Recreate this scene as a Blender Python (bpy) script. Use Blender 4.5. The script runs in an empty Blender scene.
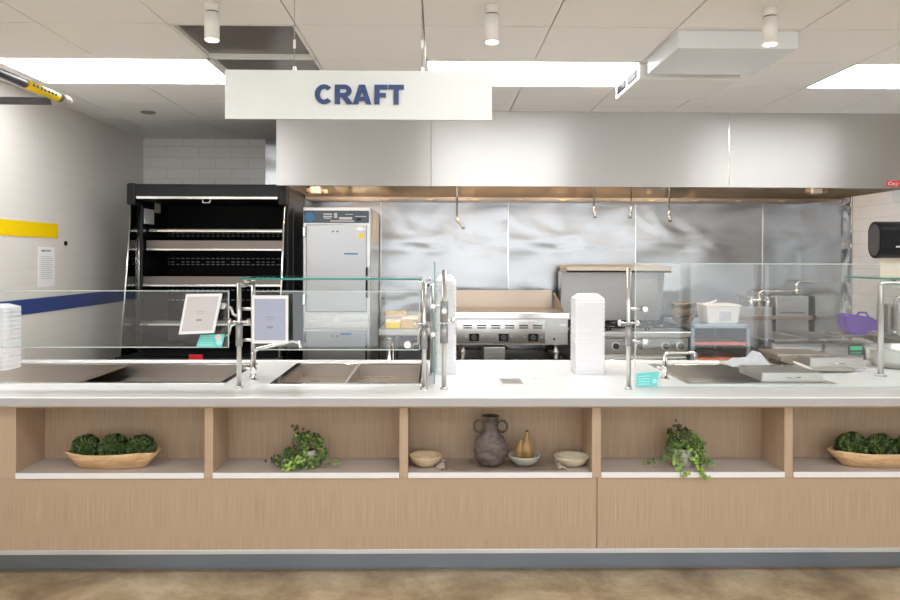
import bpy, bmesh, math, random
from mathutils import Vector, Matrix
random.seed(7)
S = bpy.context.scene
COL = S.collection
# ------------------------------------------------------------------ camera
F = 742.0; YAW = math.atan(12 / F); ROLL = 0.003; EYE = 1.6; HOR = 258.0
FW = Vector((math.sin(YAW), math.cos(YAW), 0)); RT = Vector((math.cos(YAW), -math.sin(YAW), 0)); UP = Vector((0, 0, 1))
cd = bpy.data.cameras.new('camera'); cam = bpy.data.objects.new('camera', cd); COL.objects.link(cam)
cd.sensor_width = 36; cd.lens = F / 900 * 36; cd.shift_y = -(300 - HOR) / 900; cd.clip_start = 0.05
rc = (RT + ROLL * UP).normalized(); uc = (UP - ROLL * RT).normalized()
cam.matrix_world = Matrix(((rc.x, uc.x, -FW.x, 0), (rc.y, uc.y, -FW.y, 0), (rc.z, uc.z, -FW.z, EYE), (0, 0, 0, 1)))
S.camera = cam
S.view_settings.view_transform = 'Standard'; S.view_settings.look = 'None'
S.view_settings.exposure = 0.38; S.view_settings.gamma = 1.0; S.view_settings.use_curve_mapping = False
LAMP = 8.0          # brightness of the ceiling light panels
# ------------------------------------------------------------------ world
w = bpy.data.worlds.new('world'); S.world = w; w.use_nodes = True
w.node_tree.nodes['Background'].inputs[0].default_value = (0.93, 0.96, 1.0, 1)
w.node_tree.nodes['Background'].inputs[1].default_value = 2.1

def ray(px, py):
    u = (px - 450) / F; v = (HOR - py) / F
    return FW + (u - ROLL * v) * RT + (v + ROLL * u) * UP
def at(px, py, Y):                     # a point of the place at depth Y seen at a pixel
    d = ray(px, py); t = Y / d.y
    return Vector((d.x * t, Y, EYE + d.z * t))
XL = -2.765
def LY(px, py):                        # depth where a sight line meets the left wall
    d = ray(px, py); return XL * d.y / d.x
def PX(px, Y, py=258): return at(px, py, Y).x
def PZ(py, Y, px=450): return at(px, py, Y).z

# ------------------------------------------------------------------ materials
def nd(m, t, **k):
    n = m.node_tree.nodes.new(t)
    for a, b in k.items(): setattr(n, a, b)
    return n
def mat(name, c, rough=0.5, metal=0.0, spec=0.5, emit=None, es=0, coat=0.0):
    m = bpy.data.materials.new(name); m.use_nodes = True
    b = m.node_tree.nodes['Principled BSDF']
    b.inputs['Base Color'].default_value = (*c, 1); b.inputs['Roughness'].default_value = rough
    b.inputs['Metallic'].default_value = metal; b.inputs['Specular IOR Level'].default_value = spec
    b.inputs['Coat Weight'].default_value = coat
    if emit: b.inputs['Emission Color'].default_value = (*emit, 1); b.inputs['Emission Strength'].default_value = es
    return m
def noise(m, scale, size, detail=4, coord='Object', dist=0):
    L = m.node_tree.links
    tc = nd(m, 'ShaderNodeTexCoord'); mp = nd(m, 'ShaderNodeMapping'); n = nd(m, 'ShaderNodeTexNoise')
    mp.inputs['Scale'].default_value = scale
    n.inputs['Scale'].default_value = size; n.inputs['Detail'].default_value = detail; n.inputs['Distortion'].default_value = dist
    L.new(tc.outputs[coord], mp.inputs[0]); L.new(mp.outputs[0], n.inputs['Vector'])
    return n
def ramp(m, src, stops, to):
    L = m.node_tree.links; r = nd(m, 'ShaderNodeValToRGB')
    while len(r.color_ramp.elements) < len(stops): r.color_ramp.elements.new(0.5)
    for e, (p, c) in zip(r.color_ramp.elements, stops): e.position = p; e.color = (*c, 1)
    L.new(src, r.inputs[0]); L.new(r.outputs[0], to); return r
def bump(m, src, strength, dist):
    b = nd(m, 'ShaderNodeBump'); b.inputs['Strength'].default_value = strength; b.inputs['Distance'].default_value = dist
    m.node_tree.links.new(src, b.inputs['Height'])
    m.node_tree.links.new(b.outputs[0], m.node_tree.nodes['Principled BSDF'].inputs['Normal']); return b
def bsdf(m): return m.node_tree.nodes['Principled BSDF'].inputs

M = {}
def wood(name, a, b, sc=(55, 55, 0.9)):
    m = mat(name, a, 0.45); n = noise(m, sc, 4.0, 5); ramp(m, n.outputs[0], [(0.32, a), (0.68, b)], bsdf(m)['Base Color']); return m
M['oak'] = wood('oak_laminate', (0.385, 0.275, 0.185), (0.50, 0.375, 0.265), (90, 90, 1.1))
M['oak_edge'] = wood('oak_edge', (0.42, 0.30, 0.205), (0.51, 0.385, 0.275))
M['bowlwood'] = wood('carved_wood', (0.55, 0.33, 0.16), (0.78, 0.56, 0.34), (3, 12, 14))
M['quartz'] = mat('white_quartz', (0.90, 0.90, 0.89), 0.22)
M['edgegrey'] = mat('grey_edge', (0.43, 0.425, 0.435), 0.4)
M['taupe'] = mat('taupe_laminate', (0.47, 0.41, 0.37), 0.45)
M['shelfwhite'] = mat('white_laminate', (0.80, 0.80, 0.82), 0.4)
def steel(name, c, rough, bs=0.0, sc=(1, 1, 1), size=2.0, brushed=True, aniso=0.0):
    m = mat(name, c, rough, 1.0)
    if aniso:
        tg = nd(m, 'ShaderNodeTangent', direction_type='RADIAL', axis='Z'); bsdf(m)['Anisotropic'].default_value = aniso; bsdf(m)['Anisotropic Rotation'].default_value = 0.25; m.node_tree.links.new(tg.outputs[0], bsdf(m)['Tangent'])
    if bs:
        n = noise(m, sc, size, 1.5, dist=0.6); bump(m, n.outputs[0], 1.0, bs)
    elif brushed:
        n = noise(m, (2, 2, 160), 3, 2); 
        r = ramp(m, n.outputs[0], [(0.3, (rough * .8,) * 3), (0.7, (rough * 1.2,) * 3)], bsdf(m)['Roughness'])
    return m
M['steel'] = steel('brushed_steel', (0.66, 0.65, 0.63), 0.32)
M['steel_bright'] = steel('polished_steel', (0.80, 0.79, 0.77), 0.16, brushed=False)
M['chrome'] = mat('chrome', (0.86, 0.86, 0.86), 0.10, 1.0)
M['steel_wall'] = steel('wavy_steel_sheet', (0.45, 0.46, 0.475), 0.25, 0.032, (0.7, 1, 1.7), 1.5)
M['steel_hood'] = steel('hood_steel', (0.55, 0.54, 0.525), 0.44, 0.012, (1.0, 1, 0.15), 1.2, aniso=0.8)
M['steel_hood_in'] = steel('hood_inner_steel', (0.80, 0.74, 0.66), 0.28, 0.02, (3.4, 1, 0.3), 1.5)
M['steel_strip'] = steel('wavy_corner_steel', (0.45, 0.46, 0.48), 0.15, 0.06, (1, 1, 1), 5)
M['steel_dark'] = steel('dark_steel', (0.36, 0.34, 0.33), 0.4)
M['steel_pan'] = steel('worn_pan_steel', (0.50, 0.45, 0.40), 0.34)
M['post'] = mat('satin_post', (0.66, 0.65, 0.63), 0.28, 1.0)
M['grey'] = mat('grey_sleeve', (0.36, 0.37, 0.38), 0.4, 0.7)
M['kick'] = steel('kick_steel', (0.27, 0.32, 0.40), 0.42)
M['black'] = mat('black_enamel', (0.006, 0.006, 0.007), 0.28, spec=0.3)
M['blackm'] = mat('black_matt', (0.010, 0.010, 0.011), 0.45, spec=0.25)
M['blackin'] = mat('black_liner', (0.004, 0.004, 0.004), 0.5, spec=0.1)
M['darkgrey'] = mat('dark_grey_plastic', (0.07, 0.07, 0.08), 0.35)
M['white'] = mat('white_paint', (0.82, 0.82, 0.80), 0.45)
M['foam'] = mat('white_foam', (0.88, 0.88, 0.91), 0.45)
M['acrylic'] = mat('white_acrylic', (0.80, 0.84, 0.88), 0.25)
M['sign'] = mat('sign_white', (0.66, 0.69, 0.68), 0.25)
M['navy'] = mat('navy', (0.022, 0.050, 0.155), 0.45)
M['navyb'] = mat('navy_stripe', (0.02, 0.045, 0.22), 0.3)
M['yellow'] = mat('yellow_stripe', (0.93, 0.64, 0.0), 0.35)
M['paper'] = mat('paper', (0.80, 0.80, 0.82), 0.7)
M['ink'] = mat('ink', (0.25, 0.25, 0.27), 0.7)
M['bezel'] = mat('white_bezel', (0.86, 0.86, 0.88), 0.3)
M['insert'] = mat('grey_insert', (0.60, 0.58, 0.60), 0.25)
M['insert_refl'] = mat('insert_blue_reflection', (0.38, 0.42, 0.56), 0.2)  # bluish reflection on the upright menu, put into the sheet colour
M['teal'] = mat('teal_card', (0.16, 0.66, 0.64), 0.5)
M['teal_light'] = mat('teal_light', (0.45, 0.82, 0.82), 0.5)
M['red'] = mat('red_label', (0.72, 0.03, 0.04), 0.4)
M['orange'] = mat('orange_tray', (0.85, 0.16, 0.06), 0.45)
M['rackblue'] = mat('rack_blue_grey', (0.38, 0.47, 0.54), 0.35, 0.5)
M['purple'] = mat('purple_plastic', (0.16, 0.075, 0.42), 0.4)
M['cream'] = mat('cream_plastic', (0.88, 0.84, 0.79), 0.4)
M['tan'] = mat('tan_carton', (0.72, 0.50, 0.26), 0.6)
M['beige'] = mat('beige_carton', (0.70, 0.62, 0.50), 0.6)
M['lemon'] = mat('yellow_carton', (0.88, 0.66, 0.05), 0.5)
M['cloth'] = mat('white_cloth', (0.92, 0.92, 0.97), 0.8)
M['brass'] = mat('brass', (0.80, 0.62, 0.38), 0.3, 1.0)
M['led'] = mat('green_display', (0.02, 0.12, 0.06), 0.3, emit=(0.05, 0.55, 0.25), es=0.6)
M['panel'] = mat('light_panel', (1, 1, 1), 0.5, emit=(0.97, 0.985, 1.0), es=LAMP)
M['spot'] = mat('spot_lens', (1, 1, 1), 0.5, emit=(1.0, 0.95, 0.88), es=12)
M['hoodlamp'] = mat('hood_globe', (1, 1, 1), 0.5, emit=(1.0, 0.80, 0.62), es=60)
M['elbow'] = mat('elbow_grey', (0.42, 0.38, 0.34), 0.45, 0.3)
M['strip'] = mat('silver_strip', (0.72, 0.78, 0.86), 0.3, 0.75)
M['riser'] = steel('dark_riser_steel', (0.40, 0.39, 0.38), 0.36)
M['void'] = mat('dark_plenum', (0.16, 0.145, 0.14), 0.25)
M['cavity'] = mat('ceiling_gap', (0.25, 0.23, 0.21), 0.8)
M['tile'] = mat('ceiling_tile', (0.90, 0.895, 0.89), 0.8)
n_ = noise(M['tile'], (1, 1, 1), 220, 2); bump(M['tile'], n_.outputs[0], 0.15, 0.002)
M['pipe'] = mat('dark_grey_pipe', (0.09, 0.09, 0.105), 0.38, 0.1)
M['linen'] = wood('linen_runner', (0.50, 0.39, 0.31), (0.60, 0.49, 0.40), (60, 60, 60))
M['gourd'] = wood('ochre_glaze', (0.20, 0.11, 0.035), (0.42, 0.27, 0.09), (6, 6, 6)); bsdf(M['gourd'])['Roughness'].default_value = 0.28
def claymat(name, a, b, rough=0.7, sc=14):
    m = mat(name, a, rough); n = noise(m, (1, 1, 2.2), sc, 6, dist=0.8); ramp(m, n.outputs[0], [(0.35, a), (0.65, b)], bsdf(m)['Base Color'])
    n2 = noise(m, (1, 1, 6), 20, 3); bump(m, n2.outputs[0], 0.35, 0.004); return m
M['jug'] = claymat('dark_clay', (0.06, 0.052, 0.054), (0.17, 0.135, 0.12))
M['bowl_tan'] = claymat('tan_clay', (0.52, 0.38, 0.24), (0.66, 0.52, 0.37))
M['bowl_grey'] = claymat('grey_clay', (0.30, 0.33, 0.29), (0.47, 0.47, 0.41))
M['bowl_stone'] = claymat('stone_clay', (0.50, 0.45, 0.33), (0.62, 0.56, 0.43))
M['potclay'] = claymat('whitewashed_terracotta', (0.30, 0.22, 0.16), (0.62, 0.66, 0.68))
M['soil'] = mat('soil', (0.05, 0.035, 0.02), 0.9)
def leafmat(name, a, b):
    m = mat(name, a, 0.5); n = noise(m, (1, 1, 1), 30, 2); ramp(m, n.outputs[0], [(0.35, a), (0.65, b)], bsdf(m)['Base Color']); return m
M['moss'] = leafmat('boxwood_green', (0.012, 0.035, 0.006), (0.10, 0.16, 0.03))
M['mossc'] = mat('boxwood_core', (0.02, 0.045, 0.01), 0.9)
M['leaf'] = leafmat('ivy_green', (0.03, 0.075, 0.015), (0.15, 0.26, 0.055))
M['leafl'] = leafmat('ivy_light', (0.16, 0.30, 0.04), (0.36, 0.50, 0.11))
M['leafp'] = leafmat('ivy_dark', (0.03, 0.04, 0.02), (0.10, 0.08, 0.05))
M['stem'] = mat('stem', (0.12, 0.16, 0.05), 0.7)
M['gold'] = claymat('burnt_pan', (0.03, 0.025, 0.02), (0.50, 0.40, 0.25), 0.3, 9); bsdf(M['gold'])['Metallic'].default_value = 0.7
M['griddle'] = mat('griddle_steel', (0.50, 0.42, 0.345), 0.33, 0.9)
M['ctrl'] = mat('control_dark', (0.07, 0.10, 0.13), 0.25)
M['blue'] = mat('blue_disc', (0.03, 0.20, 0.42), 0.3)
M['grout'] = None
# glass : a real slab, mostly clear, mirror-like at grazing angles
def glass(name, tint, refl):
    m = bpy.data.materials.new(name); m.use_nodes = True; nt = m.node_tree; nt.nodes.clear()
    o = nt.nodes.new('ShaderNodeOutputMaterial'); mx = nt.nodes.new('ShaderNodeMixShader')
    t = nt.nodes.new('ShaderNodeBsdfTransparent'); g = nt.nodes.new('ShaderNodeBsdfGlossy'); fr = nt.nodes.new('ShaderNodeFresnel')
    t.inputs[0].default_value = (*tint, 1); g.inputs['Roughness'].default_value = 0.02; g.inputs[0].default_value = (1, 1, 1, 1)
    fr.inputs[0].default_value = refl
    nt.links.new(fr.outputs[0], mx.inputs[0]); nt.links.new(t.outputs[0], mx.inputs[1]); nt.links.new(g.outputs[0], mx.inputs[2])
    nt.links.new(mx.outputs[0], o.inputs[0]); return m
M['glass'] = glass('clear_glass', (0.955, 0.97, 0.965), 1.5)
M['glass_edge'] = mat('green_glass_edge', (0.03, 0.26, 0.20), 0.12)
M['glass_edge_m'] = mat('soft_green_glass_edge', (0.20, 0.40, 0.38), 0.12)
M['glass_edge_l'] = mat('pale_glass_edge', (0.55, 0.66, 0.62), 0.1)
M['clearp'] = mat('clear_acrylic', (0.75, 0.80, 0.82), 0.12)
# tiled wall paint
def tilemat(name, c, g, tw, th):
    m = mat(name, c, 0.22); L = m.node_tree.links
    tc = nd(m, 'ShaderNodeTexCoord'); sx = nd(m, 'ShaderNodeSeparateXYZ'); cb = nd(m, 'ShaderNodeCombineXYZ'); ad = nd(m, 'ShaderNodeMath', operation='ADD')
    L.new(tc.outputs['Object'], sx.inputs[0]); L.new(sx.outputs[0], ad.inputs[0]); L.new(sx.outputs[1], ad.inputs[1])
    L.new(ad.outputs[0], cb.inputs[0]); L.new(sx.outputs[2], cb.inputs[1])
    b = nd(m, 'ShaderNodeTexBrick'); b.offset = 0.5
    b.inputs['Scale'].default_value = 1; b.inputs['Brick Width'].default_value = tw; b.inputs['Row Height'].default_value = th
    b.inputs['Mortar Size'].default_value = 0.003; b.inputs['Color1'].default_value = (*c, 1); b.inputs['Color2'].default_value = (*[x * .985 for x in c], 1)
    b.inputs['Mortar'].default_value = (*g, 1); L.new(cb.outputs[0], b.inputs['Vector']); L.new(b.outputs['Color'], bsdf(m)['Base Color'])
    return m
M['walltile'] = tilemat('white_wall_tile', (0.76, 0.725, 0.68), (0.715, 0.68, 0.635), 0.405, 0.1015)
M['backtile'] = tilemat('grey_white_tile', (0.84, 0.825, 0.80), (0.66, 0.64, 0.62), 0.305, 0.1015)
M['greytile'] = tilemat('pale_grey_tile', (0.66, 0.68, 0.71), (0.56, 0.57, 0.57), 0.305, 0.1015)
M['plaster'] = mat('painted_wall', (0.85, 0.84, 0.82), 0.6)
m = M['concrete'] = mat('polished_concrete', (0.5, 0.38, 0.25), 0.35)
n1 = noise(m, (1, 1, 1), 3.2, 15, dist=0.3); n1.inputs['Roughness'].default_value = 0.68; ramp(m, n1.outputs[0], [(0.34, (0.24, 0.165, 0.09)), (0.5, (0.42, 0.315, 0.185)), (0.66, (0.62, 0.51, 0.35))], bsdf(m)['Base Color'])

v1 = nd(m, 'ShaderNodeTexVoronoi'); v1.inputs['Scale'].default_value = 90; tc = nd(m, 'ShaderNodeTexCoord'); m.node_tree.links.new(tc.outputs['Object'], v1.inputs['Vector'])
n3 = noise(m, (1, 1, 1), 2.3, 3)
r1 = nd(m, 'ShaderNodeMath', operation='LESS_THAN'); r1.inputs[1].default_value = 0.28; m.node_tree.links.new(v1.outputs['Distance'], r1.inputs[0])
r2 = nd(m, 'ShaderNodeMath', operation='GREATER_THAN'); r2.inputs[1].default_value = 0.57; m.node_tree.links.new(n3.outputs[0], r2.inputs[0])
r3 = nd(m, 'ShaderNodeMath', operation='MULTIPLY'); m.node_tree.links.new(r1.outputs[0], r3.inputs[0]); m.node_tree.links.new(r2.outputs[0], r3.inputs[1])
r4 = nd(m, 'ShaderNodeMath', operation='MULTIPLY'); m.node_tree.links.new(r3.outputs[0], r4.inputs[0]); r4.inputs[1].default_value = 0.6
mx = nd(m, 'ShaderNodeMixRGB'); src = bsdf(m)['Base Color'].links[0].from_socket
m.node_tree.links.new(r4.outputs[0], mx.inputs[0]); m.node_tree.links.new(src, mx.inputs[1]); mx.inputs[2].default_value = (0.16, 0.12, 0.08, 1); m.node_tree.links.new(mx.outputs[0], bsdf(m)['Base Color'])

# ------------------------------------------------------------------ mesh helpers
WL = {}
def BM(): return bmesh.new()
def box(bm, a, b, bev=0.0, mi=0, seg=2):
    a = Vector(a); b = Vector(b); lo = Vector(map(min, a, b)); hi = Vector(map(max, a, b))
    r = bmesh.ops.create_cube(bm, size=1); vs = r['verts']; c = (lo + hi) / 2; s = hi - lo
    for v in vs: v.co = Vector((c.x + v.co.x * s.x, c.y + v.co.y * s.y, c.z + v.co.z * s.z))
    fs = {f for v in vs for f in v.link_faces}
    if bev > 0:
        bev = min(bev, min(s) * 0.45)
        es = list({e for v in vs for e in v.link_edges})
        rr = bmesh.ops.bevel(bm, geom=es, offset=bev, segments=seg, affect='EDGES', profile=0.5)
        fs = set(rr['faces']) | {f for f in fs if f.is_valid}
    for f in fs:
        if f.is_valid: f.material_index = mi
    return bm
def xform(bm, verts, m4):
    for v in verts: v.co = m4 @ v.co
def frame_of(d):
    d = d.normalized(); a = Vector((0, 0, 1)) if abs(d.z) < 0.95 else Vector((1, 0, 0))
    x = d.cross(a).normalized(); return x, d.cross(x).normalized()
def tube(bm, pts, r, seg=12, cap=True, mi=0):
    pts = [Vector(p) for p in pts]; rs = r if isinstance(r, (list, tuple)) else [r] * len(pts); rings = []
    px = None
    for i, p in enumerate(pts):
        d = (pts[min(i + 1, len(pts) - 1)] - pts[max(i - 1, 0)])
        if d.length < 1e-9: d = Vector((0, 0, 1))
        d.normalize()
        if px is None: x, y = frame_of(d)
        else:
            x = (px - d * px.dot(d)).normalized(); y = d.cross(x)
        px = x
        rings.append([bm.verts.new(p + rs[i] * (math.cos(2 * math.pi * k / seg) * x + math.sin(2 * math.pi * k / seg) * y)) for k in range(seg)])
    for a, b in zip(rings, rings[1:]):
        for k in range(seg):
            f = bm.faces.new((a[k], a[(k + 1) % seg], b[(k + 1) % seg], b[k])); f.smooth = True; f.material_index = mi
    if cap:
        for g in (rings[0][::-1], rings[-1]):
            f = bm.faces.new(g); f.material_index = mi
    return bm
def cyl(bm, a, b, r, seg=20, r2=None, mi=0):
    return tube(bm, [a, b], [r, r if r2 is None else r2], seg, True, mi)
def lathe(bm, c, prof, seg=32, sx=1.0, sy=1.0, mi=0, wob=None):
    rings = []
    for (r, z) in prof:
        ring = []
        for k in range(seg):
            t = 2 * math.pi * k / seg; q = r * (wob(t, z) if wob else 1)
            ring.append(bm.verts.new((c[0] + q * sx * math.cos(t), c[1] + q * sy * math.sin(t), c[2] + z)))
        rings.append(ring)
    for a, b in zip(rings, rings[1:]):
        for k in range(seg):
            f = bm.faces.new((a[k], a[(k + 1) % seg], b[(k + 1) % seg], b[k])); f.smooth = True; f.material_index = mi
    bm.faces.new(rings[0][::-1]); bm.faces.new(rings[-1])
    return bm
def prism(bm, poly, d, mi=0):          # poly: 3-D points of one face, d: extrusion vector
    a = [bm.verts.new(Vector(p)) for p in poly]; b = [bm.verts.new(Vector(p) + Vector(d)) for p in poly]
    n = len(a); fs = [bm.faces.new(a[::-1]), bm.faces.new(b)]
    for k in range(n): fs.append(bm.faces.new((a[k], a[(k + 1) % n], b[(k + 1) % n], b[k])))
    for f in fs: f.material_index = mi
    return bm
def arc(c, r, a0, a1, n, ax='xz', y=0):
    out = []
    for k in range(n + 1):
        t = math.radians(a0 + (a1 - a0) * k / n)
        p, q = r * math.cos(t), r * math.sin(t)
        out.append(Vector((c[0] + p, c[1], c[2] + q)) if ax == 'xz' else Vector((c[0], c[1] + p, c[2] + q)) if ax == 'yz' else Vector((c[0] + p, c[1] + q, c[2])))
    return out
def obj(name, bm, m, parent=None):
    bmesh.ops.recalc_face_normals(bm, faces=bm.faces)
    if parent is None:
        xs = [v.co for v in bm.verts]
        off = Vector(((min(v.x for v in xs) + max(v.x for v in xs)) / 2, (min(v.y for v in xs) + max(v.y for v in xs)) / 2, min(v.z for v in xs)))
    else: off = WL[parent.name]
    for v in bm.verts: v.co -= off
    me = bpy.data.meshes.new(name); bm.to_mesh(me); bm.free()
    for q in (m if isinstance(m, (list, tuple)) else [m]): me.materials.append(M[q])
    o = bpy.data.objects.new(name, me); COL.objects.link(o)
    if parent is None: o.location = off
    else: o.parent = parent
    WL[o.name] = off.copy(); return o
def tag(o, label, cat, group=None, kind=None):
    o['label'] = label; o['category'] = cat
    if group: o['group'] = group
    if kind: o['kind'] = kind
    return o
def thing(name, loc, label, cat, group=None):
    o = bpy.data.objects.new(name, None); COL.objects.link(o); o.location = loc; o.empty_display_size = 0.05
    WL[o.name] = Vector(loc); return tag(o, label, cat, group)
def struct(name, bm, m, parent=None):
    o = obj(name, bm, m, parent); o['kind'] = 'structure'; return o
def dup(root, loc, label, group=None):
    r = root.copy(); COL.objects.link(r); r.location = loc; r['label'] = label
    if group: r['group'] = group
    for ch in list(root.children):
        c = ch.copy(); COL.objects.link(c); c.parent = r
        for g in list(ch.children):
            d = g.copy(); COL.objects.link(d); d.parent = c
    WL[r.name] = Vector(loc); return r
def B(*boxes, bev=0.002):
    bm = BM()
    for b in boxes: box(bm, b[0], b[1], bev)
    return bm
ORD = ['topmost', 'second', 'third', 'fourth', 'fifth', 'sixth', 'seventh', 'eighth', 'ninth', 'tenth', 'eleventh', 'twelfth', 'thirteenth', 'fourteenth', 'fifteenth', 'sixteenth', 'seventeenth', 'eighteenth', 'nineteenth', 'twentieth', 'twenty-first', 'twenty-second', 'twenty-third', 'twenty-fourth', 'twenty-fifth']

# ------------------------------------------------------------------ setting
CEIL = 2.71; YB = 7.0; XR = 3.45; TX0 = -0.072; TY0 = 3.55; TS = 0.61; REAR = -4.6; XE = 5.6
struct('floor', B(((XL - .2, REAR - .2, -0.1), (XE + .2, YB + .15, 0)), bev=0), 'concrete')
struct('wall_left', B(((XL - .12, REAR, 0), (XL, YB, CEIL + .1)), bev=0), 'walltile')
struct('wall_back', B(((XL - .12, YB, 0), (XE, YB + .12, CEIL + .1)), bev=0), 'backtile')
# navy and yellow bands of tile on the left wall
struct('trim_1', B(((XL, 1.0, 1.735), (XL + .004, LY(57.5, 230), 1.838)), bev=0), 'yellow')
struct('trim_2', B(((XL, 1.0, 1.212), (XL + .004, YB, 1.315)), bev=0), 'navyb')
# far side of the room behind the camera: unseen wall, tall openings added to brighten the room
bm = BM()
box(bm, (XL, REAR, 0), (XE, REAR + .15, 0.12)); box(bm, (XL, REAR, 2.5), (XE, REAR + .15, CEIL + .1))
for x in (XL, -1.0, 0.7, 2.4, 4.1, XE - .25): box(bm, (x, REAR, .12), (x + .12, REAR + .15, 2.5))
struct('wall_rear', bm, 'plaster')
struct('wall_right', B(((XE, REAR, 0), (XE + .12, YB, CEIL + .1)), bev=0), 'plaster')
# right-hand kitchen partition under the hood: steel at the back, tile towards the front
struct('wall_kitchen', B(((XR, 4.9, 0), (XR + .14, YB, 2.12)), bev=0), 'greytile')
bm = BM(); box(bm, (XR - .006, 6.28, 0.0), (XR, YB, 2.12)); struct('trim_3', bm, 'steel_wall')
bm = BM(); box(bm, (XR - .014, 6.12, 0.0), (XR, 6.28, 2.12), 0.004); struct('trim_4', bm, 'steel_strip')
# steel sheets on the back wall
seams = [PX(265, YB), PX(381, YB), PX(508, YB), PX(635, YB), PX(762, YB), XR]
for k, (a, b) in enumerate(zip(seams, seams[1:])):
    bm = BM(); box(bm, (a + .002, YB - .012, 0.0), (b - .002, YB - .001, CEIL - .002), 0.002); struct('wall_panel_%d' % (k + 1), bm, 'steel_wall')
    if k: struct('trim_%d' % (4 + k), B(((a - .005, YB - .018, 0.0), (a + .005, YB - .012, CEIL - .004)), bev=.001), 'steel_bright')

# ceiling: square lay-in tiles with thin gaps, openings for the light panels
lights = []
for ry in (4.16, 1.72, -0.72, -3.16):
    for kx in (-4, 0, 4): lights.append((TX0 + kx * TS, ry + 0.01))
dark = [(-2, 0), (-2, 1)]
bm = BM(); g = 0.0035
i0 = int((XL - TX0) / TS) - 1; i1 = int((XE - TX0) / TS) + 1
j0 = int((REAR - TY0) / TS) - 1; j1 = int((YB - TY0) / TS) + 1
for i in range(i0, i1 + 1):
    for j in range(j0, j1 + 1):
        x0 = TX0 + i * TS; y0 = TY0 + j * TS
        if (i, j) in dark: continue
        if any(lx - .01 < x0 + TS / 2 < lx + 2 * TS + .01 and ly - .1 < y0 + TS / 2 < ly + TS + .1 for lx, ly in lights): continue
        a = max(x0 + g, XL); b = min(x0 + TS - g, XE); c = max(y0 + g, REAR); d = min(y0 + TS - g, YB)
        if b - a > .01 and d - c > .01: box(bm, (a, c, CEIL), (b, d, CEIL + .016), 0.0)
struct('ceiling', bm, 'tile')
struct('ceiling_slab', B(((XL - .12, REAR - .1, CEIL + .09), (XE + .12, YB + .12, CEIL + .2)), bev=0), 'cavity')
for n_i, (i, j) in enumerate(dark):
    x0 = TX0 + i * TS; y0 = TY0 + j * TS; bm = BM()
    box(bm, (x0 + .02, y0 + .02, CEIL + .022), (x0 + TS - .02, y0 + TS - .02, CEIL + .03))
    o = obj('ceiling_access_panel', bm, 'void')
    tag(o, ['dark glossy panel filling the nearer ceiling square left of the hanging sign', 'dark glossy ceiling panel just behind the top of the hanging sign'][n_i], 'ceiling panel', 'dark ceiling panels')
    bm = BM()
    for (p, q) in (((x0, y0), (x0 + TS, y0 + .02)), ((x0, y0 + TS - .02), (x0 + TS, y0 + TS)), ((x0, y0), (x0 + .02, y0 + TS)), ((x0 + TS - .02, y0), (x0 + TS, y0 + TS))):
        box(bm, (*p, CEIL - .001), (*q, CEIL + .022), 0.001)
    struct('trim_%d' % (20 + n_i), bm, 'white')
nm = {0: 'ceiling nearest the back wall', 1: 'ceiling in front of the counter', 2: 'dining side of the ceiling', 3: 'far dining side of the ceiling'}
lr = ['left', 'middle', 'right']; light0 = None
for n_i, (lx, ly) in enumerate(lights):
    lab = '%s recessed rectangular light panel above the kitchen' % ['left large', 'middle', 'right'][n_i % 3] if n_i < 3 else '%s recessed light panel in the %s' % (lr[n_i % 3], nm[n_i // 3])
    if n_i == 0:
        t = light0 = thing('ceiling_light', (lx + TS, ly + TS / 2, CEIL), 'bright rectangular ceiling light left of the hanging sign', 'ceiling light', 'recessed ceiling lights')
        x0, y0 = lx, ly; bm = BM()
        for (p, q) in (((x0, y0), (x0 + 2 * TS, y0 + .012)), ((x0, y0 + TS - .012), (x0 + 2 * TS, y0 + TS)), ((x0, y0), (x0 + .012, y0 + TS)), ((x0 + 2 * TS - .012, y0), (x0 + 2 * TS, y0 + TS))):
            box(bm, (*p, CEIL - .003), (*q, CEIL + .02), 0.001)
        obj('frame', bm, 'white', t)
        obj('diffuser', B(((x0 + .012, y0 + .012, CEIL + .004), (x0 + 2 * TS - .012, y0 + TS - .012, CEIL + .012)), bev=0), 'panel', t)
    else:
        if n_i == 1: lab = 'bright rectangular ceiling light behind the right end of the hanging sign'
        if n_i == 2: lab = 'bright rectangular ceiling light at the right edge, beyond the white air unit'
        dup(light0, (lx + TS, ly + TS / 2, CEIL), lab)
# ceiling sprinkler escutcheon
bm = BM(); c = at(148, 112, 1); t_ = (CEIL - EYE) / (c.z - EYE); c = Vector((c.x * t_, c.y * t_, CEIL))
lathe(bm, (c.x, c.y, CEIL - .012), [(0.02, 0), (0.05, .004), (0.055, .012)], 24); tag(obj('ceiling_disc', bm, 'cavity'), 'small round grey cover on the ceiling above the black display case', 'ceiling disc')
# exposed pipes at upper left
ep = Vector((PX(66, 4.0), 4.0, PZ(101, 4.0, 66)))
t = thing('ceiling_pipe', ep, 'dark grey pipes meeting at an elbow with a yellow label, upper left by the wall', 'pipe')
bm = BM(); tube(bm, [ep - Vector((0, .03, 0)), (ep.x, 2.4, ep.z)], .021, 16); tube(bm, [ep - Vector((.03, 0, 0)), (XL, 4.0, ep.z)], .021, 16); obj('pipe_run', bm, 'pipe', t)
bm = BM(); tube(bm, [ep + Vector((0, -.07, 0)), ep + Vector((0, -.02, 0)), ep, ep + Vector((-.02, 0, 0)), ep + Vector((-.07, 0, 0))], .026, 16)
bmesh.ops.create_icosphere(bm, subdivisions=2, radius=.030, matrix=Matrix.Translation(ep)); o = obj('elbow', bm, 'elbow', t); o['label'] = 'pale pipe elbow'
bm = BM(); cyl(bm, (ep.x, 3.90, ep.z), (ep.x, 3.60, ep.z), .0225, 20); lb = obj('label', bm, 'yellow', t); lb['label'] = 'yellow pipe label'
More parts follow.
